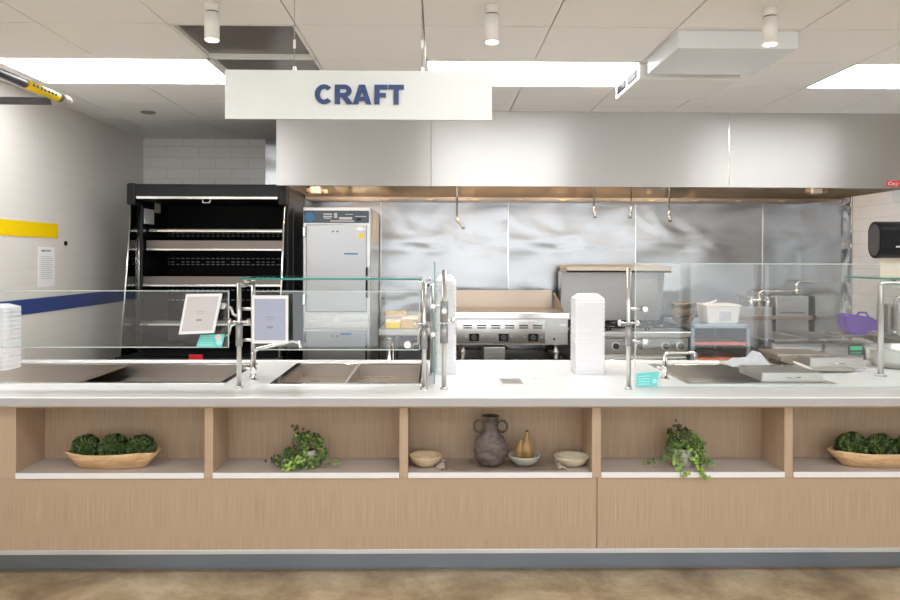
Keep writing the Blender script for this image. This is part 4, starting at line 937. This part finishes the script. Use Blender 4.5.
# ------------------------------------------------------------------ tray rack with tub
ky = 6.03; x0 = max(PX(688.5, ky, 340), PX(689, 6.05, 340) + .012); x1 = PX(750.5, ky, 340); zt = PZ(325, ky, 720); kb = 6.78
t = thing('tray_rack', ((x0 + x1) / 2, 6.4, 0), 'blue-grey framed open rack holding orange trays beside the range', 'rack')
bm = BM(); s = .028
for x in (x0, x1 - s):
    for y in (ky, kb - s): box(bm, (x, y, 0), (x + s, y + s, zt), .003)
for y in (ky, kb - s):
    for z in (zt - s, .08): box(bm, (x0, y, z), (x1, y + s, z + s), .003)
for x in (x0, x1 - s):
    for z in (zt - s, .08): box(bm, (x, ky, z), (x + s, kb, z + s), .003)
obj('frame', bm, 'rackblue', t)
obj('top', B(((x0 + .002, ky + .002, zt - .004), (x1 - .002, kb - .002, zt + .003)), bev=.001), 'rackblue', t)
obj('back_panel', B(((x0 + .01, kb - .02, .1), (x1 - .01, kb - .012, zt - .01)), bev=.0), 'darkgrey', t)
obj('side_panel', B(((x0 + .004, ky + .03, .1), (x0 + .010, kb - .03, zt - .03)), bev=0), 'darkgrey', t); obj('side_panel', B(((x1 - .010, ky + .03, .1), (x1 - .004, kb - .03, zt - .03)), bev=0), 'darkgrey', t)
for k, py in enumerate((343.5, 359, 375)):
    z = PZ(py + 1.5, ky, 720)
    bm = BM(); box(bm, (x0 + s, ky + .005, z), (x1 - s, kb - .04, z + .006), .001); box(bm, (x0 + s, ky + .004, z), (x1 - s, ky + .012, z + .022), .002); obj('tray', bm, 'orange', t)
    bm = BM(); box(bm, (x0 + .026, ky + .03, z - .010), (x0 + .045, kb - .03, z - .004)); box(bm, (x1 - .045, ky + .03, z - .010), (x1 - .026, kb - .03, z - .004)); obj('runner', bm, 'steel', t)
bm = BM(); za = PZ(352, ky + .1, 720); prism(bm, [(x0 + .20, ky + .06, za - .03), (x1 - .04, ky + .06, za - .07), (x1 - .04, ky + .06, za - .06), (x0 + .20, ky + .06, za - .02)], (0, .55, 0)); obj('tilted_pan', bm, 'steel', t)
# tub
ty = 6.08; a = PX(707, ty, 312); b = PX(741, ty, 312); z0 = zt + .004; z1 = PZ(304.5, ty, 720)
t = thing('plastic_tub', ((a + b) / 2, ty + .12, z0), 'cream plastic food tub standing on top of the tray rack', 'tub')
bm = BM(); s = .018; lo = [(a + s, ty + s), (b - s, ty + s), (b - s, ty + .26 - s), (a + s, ty + .26 - s)]; hi = [(a, ty), (b, ty), (b, ty + .26), (a, ty + .26)]
vl = [bm.verts.new((*p, z0)) for p in lo]; vh = [bm.verts.new((*p, z1)) for p in hi]; bm.faces.new(vl[::-1]); bm.faces.new(vh)
for k in range(4): bm.faces.new((vl[k], vl[(k + 1) % 4], vh[(k + 1) % 4], vh[k]))
bmesh.ops.bevel(bm, geom=list(bm.edges), offset=.008, segments=3, affect='EDGES'); obj('tub_body', bm, 'cream', t)
obj('rim', B(((a - .006, ty - .006, z1 - .016), (b + .006, ty + .266, z1 - .004)), bev=.004), 'cream', t)
xa = PX(720, ty, 312); obj('label', B(((xa, ty + .004, z0 + .03), (xa + .095, ty + .010, z0 + .10)), bev=.001), 'insert', t)
bm = BM(); tube(bm, [(a - .01, ty + .1, z1 - .005), (a + .06, ty + .08, z1 + .012), (a + .11, ty + .08, z1 + .03)], .008, 8); tag(obj('scoop_handle', bm, 'bezel'), 'white utensil handle sticking out of the cream tub', 'utensil')

# scorched wok behind the tub
d = 6.12; a = PX(672, d, 310); b = PX(698, d, 310); z0 = zt + .004; hh = PZ(303, d, 685) - z0
t = thing('wok', ((a + b) / 2, d, z0), 'scorched round metal wok on the rack top, left of the cream tub', 'pan')
bm = BM(); R_ = (b - a) / 2; lathe(bm, ((a + b) / 2, d + .05, z0), [(R_ * .55, 0), (R_ * .8, hh * .2), (R_ * .95, hh * .55), (R_, hh * .96), (R_ * 1.02, hh), (R_ * .97, hh), (R_ * .9, hh * .55), (R_ * .5, .02)], 32); obj('bowl', bm, 'gold', t)
bm = BM(); tube(bm, [((a + b) / 2 - R_, d + .05, z0 + hh * .9), ((a + b) / 2 - R_ - .03, d + .05, z0 + hh), ((a + b) / 2 - R_ - .03, d + .09, z0 + hh), ((a + b) / 2 - R_, d + .1, z0 + hh * .9)], .005, 8); obj('handle', bm, 'steel_dark', t)

# ------------------------------------------------------------------ fryers
fy = 5.9
def fryer(x0, x1, pyt, label, extra):
    t = thing('fryer', ((x0 + x1) / 2, 6.3, 0), label, 'fryer', 'fryers beside the kitchen partition')
    zf = PZ(340, fy, 820); b = 6.78
    obj('body', B(((x0, fy + .03, .15), (x1, b + .12, .76)), ((x0, fy + .03, .76), (x0 + .012, b + .12, zf - .02)), ((x1 - .012, fy + .03, .76), (x1, b + .12, zf - .02)), ((x0 + .012, fy + .03, .76), (x1 - .012, fy + .09, zf - .02)), bev=.002), 'steel', t)
    obj('front_ledge', B(((x0, fy - .03, zf - .025), (x1, fy + .10, zf)), bev=.006), 'steel_bright', t)
    bm = BM(); box(bm, (x0 + .03, fy + .14, zf - .05), (x1 - .03, fy + .60, zf - .045), .001); obj('basket_tray', bm, 'steel_dark', t)
    obj('vat', B(((x0 + .03, fy + .12, .762), (x1 - .03, b, .78)), bev=.002), 'steel_dark', t)
    d = obj('door', B(((x0 + .01, fy, .30), (x1 - .01, fy + .03, zf - .03)), bev=.004), 'acrylic', t)
    zr = PZ(pyt, b, 760)
    obj('flue_riser', B(((x0 + .013, b, .762), (x1 - .013, b + .11, zr)), bev=.004), 'steel', t)
    obj('basket_hanger', B(((x0 - .002, b - .05, PZ(319.5, b, 780)), (x1 + .0, b, PZ(315.5, b, 780))), bev=.004), 'griddle', t)
    if extra:
        u0, u1 = PX(848, fy, 350), PX(863, fy, 350)
        c = obj('controller', B(((u0, fy - .008, PZ(354.5, fy, 855)), (u1, fy, PZ(345, fy, 855))), bev=.002), 'darkgrey', t)
        obj('display', B(((u0 + .012, fy - .011, PZ(350, fy, 855)), (u1 - .012, fy - .008, PZ(346, fy, 855))), bev=.001), 'led', c)
        bm = BM()
        for k in range(4): box(bm, (u0 + .014 + k * .025, fy - .011, PZ(353.5, fy, 855)), (u0 + .03 + k * .025, fy - .008, PZ(351.8, fy, 855)), .001)
        obj('button', bm, 'led', c)
        obj('slot', B(((x0 + .05, b - .006, zr - .16), (x1 - .05, b + .001, zr - .145)), bev=.001), 'steel_dark', t)
    return t
fa = PX(773, fy, 345); fb = PX(824, fy, 345)
fryer(fa, fb - .004, 307, 'left steel fryer with low back, just right of the tray rack', False)
fryer(fb + .004, XR - .022, 296, 'right steel fryer with green digital display against the partition', True)
# wall faucet above the fryers
wy = 6.86; zc = PZ(300, wy, 760); xc = PX(759.5, wy, 300)
t = thing('wall_faucet', (xc, wy, zc - .06), 'steel wall-mounted pot filler faucet with long jointed arm above the fryers', 'faucet')
bm = BM(); cyl(bm, (PX(751, wy), wy, zc), (PX(768.5, wy), wy, zc), .016, 14)
for px in (751.5, 768): cyl(bm, (PX(px, wy), wy, zc - .065), (PX(px, wy), wy, zc + .01), .018, 14); cyl(bm, (PX(px, wy), wy, zc - .02), (PX(px, wy), YB - .012, zc - .02), .013, 12)
cyl(bm, (xc, wy, zc - .06), (xc, wy, zc + .05), .018, 14); obj('valve_body', bm, 'steel_bright', t)
bm = BM()
for px in (751.5, 768):
    x = PX(px, wy); cyl(bm, (x, wy, zc + .01), (x, wy, zc + .03), .010, 10); box(bm, (x - .035, wy - .008, zc + .022), (x + .035, wy + .008, zc + .034), .004)
obj('lever', bm, 'chrome', t)
bm = BM(); zz = PZ(291, wy, 780); tube(bm, [(xc, wy, zc + .05), (xc, wy, zz - .02), (xc + .02, wy, zz), (PX(797, wy, 291), wy, zz)], .012, 12); x = PX(797, wy, 291)
tube(bm, [(x, wy, zz - .015), (x, wy, PZ(284, wy, 797)), (x + .012, wy, PZ(282.4, wy, 797)), (x + .03, wy, PZ(281.6, wy, 797)), (PX(809, wy), wy, PZ(281.4, wy, 805)), (PX(811.5, wy), wy, PZ(282.5, wy, 811)), (PX(811.8, wy), wy, PZ(289, wy, 811))], .011, 12)
cyl(bm, (PX(811.8, wy), wy, PZ(290, wy, 811)), (PX(811.8, wy), wy, PZ(286.5, wy, 811)), .017, 12); cyl(bm, (x, wy, zz - .025), (x, wy, zz + .025), .017, 12); obj('swing_arm', bm, 'chrome', t)
# purple tub
y = 5.60; a = PX(841, y, 320); b = PX(880, y, 320); z0 = PZ(333, y, 855)
fl = PZ(333.5, y, 855)
t = thing('wall_shelf', (3.2, 5.6, fl), 'steel shelf bracketed to the partition, holding the purple bin', 'shelf')
b2 = XR - .03
bm = BM()
obj('shelf_board', B(((a - .06, 5.46, fl - .016), (b2 + .03, 5.72, fl)), bev=.003), 'steel', t)
for y_ in (5.50, 5.68): bm = BM(); prism(bm, [(b2 + .03, y_, fl - .016), (b2 - .22, y_, fl - .016), (b2 + .03, y_, fl - .10)], (0, .006, 0)); obj('bracket', bm, 'steel', t)
b = min(b, b2)
t = thing('purple_bin', ((a + b) / 2, y, fl), 'purple plastic bin with sloping lid and carry handle near the partition', 'bin')
def pz(py): return PZ(py, y, 855)
bm = BM(); prof = [(a, pz(325)), (a + .02, pz(330)), (a + .06, fl), (b - .03, fl), (b, pz(329)), (b, pz(324)), (a + .2, pz(316.5)), (a + .02, pz(313)), (a - .005, pz(315))]
prism(bm, [(x, y - .06, z) for x, z in prof], (0, .12, 0)); bmesh.ops.bevel(bm, geom=list(bm.edges), offset=.008, segments=3, affect='EDGES'); bd = obj('bin_body', bm, 'purple', t)
bm = BM(); prism(bm, [(a - .008, y - .068, pz(316.5)), (b + .002, y - .068, pz(326)), (b + .002, y - .068, pz(324.5)), (a - .008, y - .068, pz(315))], (0, .135, 0)); obj('lid_rim', bm, 'purple', t)
bm = BM(); tube(bm, [(a + .12, y, pz(315.5)), (a + .14, y, pz(312.5)), (a + .19, y, pz(312.5)), (a + .21, y, pz(317))], .008, 10); obj('handle', bm, 'purple', t)
# dark steel box and gooseneck
y = 5.22; a = PX(878, y + .1, 315); b = min(PX(897, y, 315), XR - .02); z0 = PZ(333, y, 882); z1 = PZ(304, y, 882)
t = thing('side_counter', (3.25, 5.2, 0), 'steel side counter at the right edge behind the glass screen', 'counter')
obj('counter_slab', B(((PX(868, 5.40), 4.98, z0 - .03), (XR - .002, 5.40, z0)), bev=.003), 'steel', t)
obj('counter_base', B(((PX(873, 5.38), 5.05, 0), (XR - .004, 5.38, z0 - .03)), bev=.003), 'steel_dark', t)
t = thing('countertop_warmer', ((a + b) / 2, y, z0), 'dark steel box standing behind the right tube post', 'appliance')
obj('casing', B(((a, y - .02, z0), (b, y + .12, z1)), bev=.006), 'steel_dark', t); obj('front_panel', B(((a + .02, y - .026, z0 + .03), (b - .02, y - .02, z1 - .02)), bev=.002), 'darkgrey', t)
x = PX(895, 5.05, 300); bm = BM(); zb = z0; zt_ = PZ(297, 5.05, 900); tube(bm, [(x, 5.05, zb), (x, 5.05, zt_ - .05)] + [(x + .05 - .05 * math.cos(math.radians(q)), 5.05, zt_ - .05 + .05 * math.sin(math.radians(q))) for q in range(15, 181, 15)] + [(x + .1, 5.05, zt_ - .09)], .011, 12)
cyl(bm, (x, 5.05, zb), (x, 5.05, zb + .03), .022, 16); tag(obj('gooseneck_faucet', bm, 'steel_dark'), 'dark gooseneck faucet at the right edge behind the glass screen', 'faucet')
# towel dispenser
y = 5.30; yd = .17; xa = PX(868, y + .17, 240); zc = PZ(240, y + .1, 874); hh = .135
t = thing('towel_dispenser', (3.3, y + .08, zc - hh), 'black rounded paper towel dispenser on the tiled partition at right', 'towel dispenser')
def stadium(x, y0, y1, zc, hh, ins=0):
    r = (y1 - y0) / 2 - ins; cy = (y0 + y1) / 2; h = hh - (y1 - y0) / 2
    return [(x, cy + r * math.cos(math.radians(a)), zc + h + r * math.sin(math.radians(a))) for a in range(0, 181, 15)] + [(x, cy + r * math.cos(math.radians(a)), zc - h + r * math.sin(math.radians(a))) for a in range(180, 361, 15)]
bm = BM(); prism(bm, stadium(xa, y, y + yd, zc, hh), (XR - xa, 0, 0)); obj('housing', bm, 'black', t)
bm = BM(); prism(bm, stadium(xa - .006, y, y + yd, zc, hh, .022), (.008, 0, 0)); o = obj('end_cap', bm, 'darkgrey', t); o['label'] = 'grey end cap'
obj('logo', B(((PX(896, y), y - .003, PZ(247.5, y, 898)), (PX(903, y), y + .001, PZ(246, y, 898))), bev=0), 'insert', t)
obj('paper_towel', B(((PX(886, y), y + .07, zc - hh - .13), (XR - .01, y + .074, zc - hh + .02)), bev=0), 'beige', t)

# ------------------------------------------------------------------ niche objects
def bowlthing(px0, px1, pyt, Y, label, m, grp='clay bowls in the middle niche', wob=.02, zb=None):
    x0, x1 = PX(px0, Y, 460), PX(px1, Y, 460); cx = (x0 + x1) / 2; R_ = (x1 - x0) / 2; zb = SZ if zb is None else zb; H = PZ(pyt, Y + R_ * .95, (px0 + px1) / 2) - zb
    ph = px0; f = lambda t, z: 1 + wob * math.sin(2 * t + ph) * (z / H + .2) + wob * .5 * math.sin(3 * t + ph * 2)
    bm = BM(); lathe(bm, (cx, Y, zb), [(R_ * .42, 0), (R_ * .50, .002), (R_ * .78, H * .35), (R_ * .95, H * .72), (R_, H * .96), (R_ * .99, H), (R_ * .92, H * .97), (R_ * .86, H * .70), (R_ * .66, H * .35), (R_ * .3, H * .16), (.004, H * .13)], 40, wob=f)
    tag(obj('clay_bowl', bm, m), label, 'bowl', grp); return cx, R_, H
NY = BY + .12
# linen runner
bm = BM(); x0, x1 = PX(445, NY, 465), PX(556, NY, 465); nx = 30; g_ = []
for i in range(nx + 1):
    row = []
    for j in range(9):
        u, v = i / nx, j / 8; row.append(bm.verts.new((x0 + (x1 - x0) * u, BY + .035 + .17 * v + .004 * math.sin(u * 30), SZ + .001 + .0025 * abs(math.sin(u * 25 + v * 4)) + (.006 * abs(math.sin(v * 12)) if u < .06 or u > .94 else 0))))
    g_.append(row)
for i in range(nx):
    for j in range(8): f = bm.faces.new((g_[i][j], g_[i + 1][j], g_[i + 1][j + 1], g_[i][j + 1])); f.smooth = True
bmesh.ops.solidify(bm, geom=list(bm.faces), thickness=-.0015)
t = thing('linen_runner', ((x0 + x1) / 2, NY, SZ), 'beige linen runner with tasselled ends laid under the clay jug', 'runner')
obj('cloth_strip', bm, 'linen', t)
for s, xe in ((-1, x0), (1, x1)):
    bm = BM(); rr = random.Random(5 + s)
    for k in range(34):
        v = rr.random(); a = Vector((xe, BY + .03 + .17 * v, SZ + .006)); b = a + Vector((s * (.02 + .03 * rr.random()), .02 * (rr.random() - .5), .004)); m_ = (a + b) / 2 + Vector((0, .01 * (rr.random() - .5), .010)); c = Vector((b.x, b.y, SZ + .003))
        tube(bm, [a, m_, c], .0022, 5)
    obj('tassel', bm, 'linen', t)
RZ = SZ + .006
bowlthing(409.5, 442, 450.5, NY, 'tan clay bowl at the left end of the middle niche', 'bowl_tan')
bowlthing(554.5, 588.5, 451, NY, 'pale stone bowl at the right end of the middle niche', 'bowl_stone')
bx, bR, bH = bowlthing(508, 540.5, 450, NY, 'grey clay bowl holding two ochre gourds', 'bowl_grey', zb=RZ)
# gourds in the bowl
def gourd(cx, cy, z, h, r, label, lean):
    t = thing('ceramic_gourd', (cx, cy, z), label, 'gourd', 'ochre gourds in the grey bowl')
    bm = BM(); lathe(bm, (cx, cy, z), [(r * .4, 0), (r * .85, h * .10), (r, h * .28), (r * .9, h * .48), (r * .55, h * .70), (r * .32, h * .86), (r * .26, h * .97), (r * .2, h)], 24, wob=lambda t_, z_: 1 + .05 * math.cos(5 * t_))
    for v in bm.verts: v.co.x += lean * ((v.co.z - z) / h) ** 2
    obj('body', bm, 'gourd', t)
    bm = BM(); tube(bm, [(cx + lean, cy, z + h * .97), (cx + lean * 1.2, cy, z + h * 1.05)], [r * .18, r * .22], 10); obj('stalk', bm, 'jug', t)
zg = RZ + bH * .17; gt = PZ(430.5, NY, 524)
gourd(bx + .014, NY + .0, zg, gt - zg - .006, .034, 'taller glossy ochre gourd standing in the grey bowl', .0)
gourd(bx - .030, NY - .005, zg, (gt - zg) * .72, .025, 'shorter ochre gourd at the left in the grey bowl', .014)
# jug
jx = PX(490.5, NY, 445); R_ = (PX(507.5, NY) - PX(473.5, NY)) / 2; H = PZ(415.5, NY, 490) - RZ
t = thing('clay_jug', (jx, NY, RZ), 'dark grey-brown clay jug with two ring handles in the middle niche', 'jug')
f = lambda t_, z: 1 + .012 * math.sin(3 * t_ + z * 40)
bm = BM(); lathe(bm, (jx, NY, RZ), [(R_ * .50, 0), (R_ * .66, H * .02), (R_ * .90, H * .14), (R_, H * .30), (R_ * .95, H * .45), (R_ * .74, H * .58), (R_ * .48, H * .66), (R_ * .42, H * .74), (R_ * .43, H * .88), (R_ * .50, H * .97), (R_ * .52, H), (R_ * .44, H), (R_ * .36, H * .9), (R_ * .34, H * .75), (.004, H * .7)], 48, wob=f); obj('body', bm, 'jug', t)
bm = BM(); lathe(bm, (jx, NY, RZ + H * .93), [(R_ * .36, 0), (R_ * .40, H * .045)], 32); obj('mouth_shade_disc', bm, 'soil', t)  # dark disc stands in for the shade inside the jug's mouth
for s in (-1, 1):
    bm = BM(); c = Vector((jx + s * R_ * .68, NY, RZ + H * .78)); pts = [c + Vector((R_ * .30 * math.cos(math.radians(a)), 0, H * .115 * math.sin(math.radians(a)))) for a in range(0, 361, 20)]
    tube(bm, pts, R_ * .075, 10, cap=False); obj('handle', bm, 'jug', t)
# wooden trough bowls with boxwood balls
def leaf_quad(bm, p, n, L, W, rr, mi=0):
    n = n.normalized(); x, y = frame_of(n); a = rr.random() * 6.28; d = x * math.cos(a) + y * math.sin(a); e = n.cross(d)
    tip = p + (d * .75 + n * .6).normalized() * L; m_ = p.lerp(tip, .5)
    vs = [bm.verts.new(p), bm.verts.new(m_ + e * W / 2), bm.verts.new(tip), bm.verts.new(m_ - e * W / 2)]
    f = bm.faces.new(vs); f.material_index = mi
def ball(cx, cy, cz, R_, label, grp, seed):
    rr = random.Random(seed); t = thing('boxwood_ball', (cx, cy, cz - R_), label, 'greenery ball', grp)
    bm = BM(); bmesh.ops.create_icosphere(bm, subdivisions=3, radius=R_ * .86, matrix=Matrix.Translation((cx, cy, cz)))
    for v in bm.verts:
        if v.co.z < cz - R_ * .55: v.co.z = cz - R_ * .55
    for v in bm.verts: v.co += (v.co - Vector((cx, cy, cz))).normalized() * R_ * .08 * (rr.random() - .4)
    obj('core', bm, 'mossc', t)
    bm = BM()
    for k in range(1900):
        n = Vector((rr.gauss(0, 1), rr.gauss(0, 1), rr.gauss(0, 1))).normalized()
        if n.z < -.30: continue
        c_ = .84 + .1 * rr.random() + .05 * math.sin(n.x * 9) * math.sin(n.z * 8)
        leaf_quad(bm, Vector((cx, cy, cz)) + n * R_ * c_, n, R_ * .17, R_ * .13, rr)
    obj('leaves', bm, 'moss', t)
def trough(px0, px1, pyt, pyb, Y, label):
    x0, x1 = PX(px0, Y, 460), PX(px1, Y, 460); cx = (x0 + x1) / 2; hw = (x1 - x0) / 2; hd = .098; H = PZ(pyt, Y - hd, (px0 + px1) / 2) - SZ
    bm = BM(); rings = []; seg = 48
    def sup(t, a, b, p=2.6): c, s = math.cos(t), math.sin(t); return a * math.copysign(abs(c) ** (2 / p), c), b * math.copysign(abs(s) ** (2 / p), s)
    for a, b, z in ((hw * .70, hd * .5, 0), (hw * .74, hd * .62, .004), (hw * .88, hd * .85, H * .5), (hw, hd, H * .93), (hw * .995, hd * .99, H), (hw * .95, hd * .9, H * .98), (hw * .84, hd * .7, H * .5), (hw * .6, hd * .4, H * .3), (hw * .05, hd * .05, H * .28)):
        rings.append([bm.verts.new((cx + sup(2 * math.pi * k / seg, a, b)[0], Y + sup(2 * math.pi * k / seg, a, b)[1], SZ + z + .004 * math.sin(k * .5) * (z > 0))) for k in range(seg)])
    for a, b in zip(rings, rings[1:]):
        for k in range(seg): f = bm.faces.new((a[k], a[(k + 1) % seg], b[(k + 1) % seg], b[k])); f.smooth = True
    bm.faces.new(rings[0][::-1]); bm.faces.new(rings[-1]); tag(obj('wooden_bowl', bm, 'bowlwood'), label, 'bowl', 'long wooden bowls'); return cx, H
cx, H = trough(67, 159.5, 455, 469, NY, 'long carved wooden bowl of greenery in the leftmost niche')
for k, px in enumerate((86, 113.5, 141)): ball(PX(px, NY, 445), NY, SZ + H + .006, .073 + .003 * (k == 1), 'round boxwood ball at the %s of the left wooden bowl' % ['left', 'middle', 'right'][k], 'boxwood balls in the left wooden bowl', 11 + k)
cx, H = trough(829, 937, 454, 468, NY, 'long carved wooden bowl of greenery in the rightmost niche')
for k, px in enumerate((852, 881, 910)): ball(PX(px, NY, 445), NY, SZ + H + .006, [.082, .074, .074][k], 'round boxwood ball at the %s of the right wooden bowl' % ['left end', 'middle', 'right end'][k], 'boxwood balls in the right wooden bowl', 21 + k)
# potted ivies
def ivyleaf(bm, p, d, n, s, mi=0):
    d = d.normalized(); e = d.cross(n)
    if e.length < 1e-4: e = Vector((1, 0, 0))
    e.normalize(); n = e.cross(d)
    sh = [(0, 0), (-.05, .42), (.25, .32), (.42, .55), (.62, .30), (1.0, 0), (.62, -.30), (.42, -.55), (.25, -.32), (-.05, -.42)]
    f = bm.faces.new([bm.verts.new(p + d * a * s + e * b * s + n * (.12 * s * abs(b) * 2)) for a, b in sh]); f.material_index = mi
def ivy(px, label, seed, mass, trails, top, potw, potcz):
    rr = random.Random(seed); cx = PX(px, NY, 460)
    t = thing('potted_ivy', (cx, NY, SZ), label, 'potted plant', 'trailing ivies in the niches')
    r = potw / 2; h = potcz
    bm = BM(); lathe(bm, (cx, NY, SZ), [(r * .72, 0), (r * .76, h * .05), (r, h * .55), (r * 1.02, h * .9), (r * 1.06, h), (r * .95, h), (r * .9, h * .85), (.004, h * .83)], 32); obj('pot', bm, 'potclay', t)
    bm = BM(); lathe(bm, (cx, NY, SZ + h * .8), [(r * .9, 0), (r * .88, h * .1)], 24); obj('soil', bm, 'soil', t)
    fb_ = BM(); vb = BM()
    def put(p, out, s, mi):
        d = (out + Vector((rr.uniform(-.6, .6), rr.uniform(-.6, .3), rr.uniform(-.5, .4)))).normalized(); nn = Vector((rr.uniform(-.4, .4), -1, rr.uniform(.0, .9))).normalized(); ivyleaf(fb_, p, d, nn, s, mi)
    for (mx, mz, sx_, sz_, n, mi) in mass:
        for k in range(n):
            a = rr.random() * 6.28; q = rr.random() ** .5; p = Vector((cx + mx + sx_ * q * math.cos(a), NY - .02 + rr.uniform(-.05, .04), SZ + max(.006, mz + sz_ * q * math.sin(a)))); put(p, Vector((math.cos(a), -.5, math.sin(a) * .6)), rr.uniform(.011, .019), mi if rr.random() < .75 else rr.choice((0, 1, 2)))
    for pts, n, mi in trails:
        P3 = [Vector((cx + a, NY + b, SZ + c)) for a, b, c in pts]; tube(vb, P3, .0015, 5)
        for k in range(n):
            u = (k + rr.random()) / n * (len(P3) - 1); i = min(int(u), len(P3) - 2); p = P3[i].lerp(P3[i + 1], u - i); put(p + Vector((rr.uniform(-.02, .02), rr.uniform(-.012, .004), rr.uniform(-.006, .022))), (P3[i + 1] - P3[i]).normalized(), rr.uniform(.014, .022), mi)
    obj('foliage', fb_, ['leaf', 'leafl', 'leafp'], t); obj('vines', vb, 'stem', t)
ivy(308, 'small trailing ivy in a whitewashed pot in the second niche from left', 31,
    [(.01, .135, .065, .035, 190, 0), (-.06, .065, .06, .04, 190, 0), (-.035, .03, .115, .03, 230, 0), (-.03, .035, .09, .03, 130, 1), (.065, .07, .03, .035, 60, 0), (-.02, .15, .05, .03, 50, 2), (-.13, .04, .05, .02, 50, 2)],
    [([(-.04, -.02, .09), (-.09, -.05, .06), (-.13, -.06, .04), (-.18, -.05, .045)], 26, 2), ([(.03, -.03, .1), (.08, -.05, .06), (.13, -.06, .035), (.18, -.05, .03)], 12, 0), ([(0, -.06, .08), (-.04, -.09, .03), (-.10, -.1, .012)], 26, 1), ([(-.01, 0, .15), (-.05, 0, .185), (-.07, -.01, .19)], 8, 2)], 0, .092, .088)
ivy(682, 'larger trailing ivy in a whitewashed pot spilling over the fourth niche edge', 32,
    [(-.005, .15, .075, .04, 220, 0), (.062, .09, .04, .07, 190, 0), (-.06, .09, .028, .06, 90, 0), (-.025, .175, .05, .03, 80, 2), (.02, .11, .05, .03, 50, 1), (-.03, .035, .05, .02, 45, 1), (.06, .03, .04, .02, 45, 1)],
    [([(-.05, -.02, .1), (-.10, -.05, .06), (-.16, -.06, .035), (-.20, -.05, .03)], 16, 0), ([(-.04, -.05, .09), (-.06, -.10, .04), (-.05, -.135, -.005), (-.03, -.14, -.02)], 22, 1), ([(.02, -.06, .09), (.04, -.11, .03), (.05, -.138, -.01), (.07, -.14, -.035)], 24, 1), ([(.05, -.05, .1), (.09, -.09, .05), (.12, -.1, .03)], 16, 0), ([(-.02, 0, .18), (-.04, 0, .215)], 8, 2)], 0, .115, .095)
print('objects', len(bpy.data.objects))
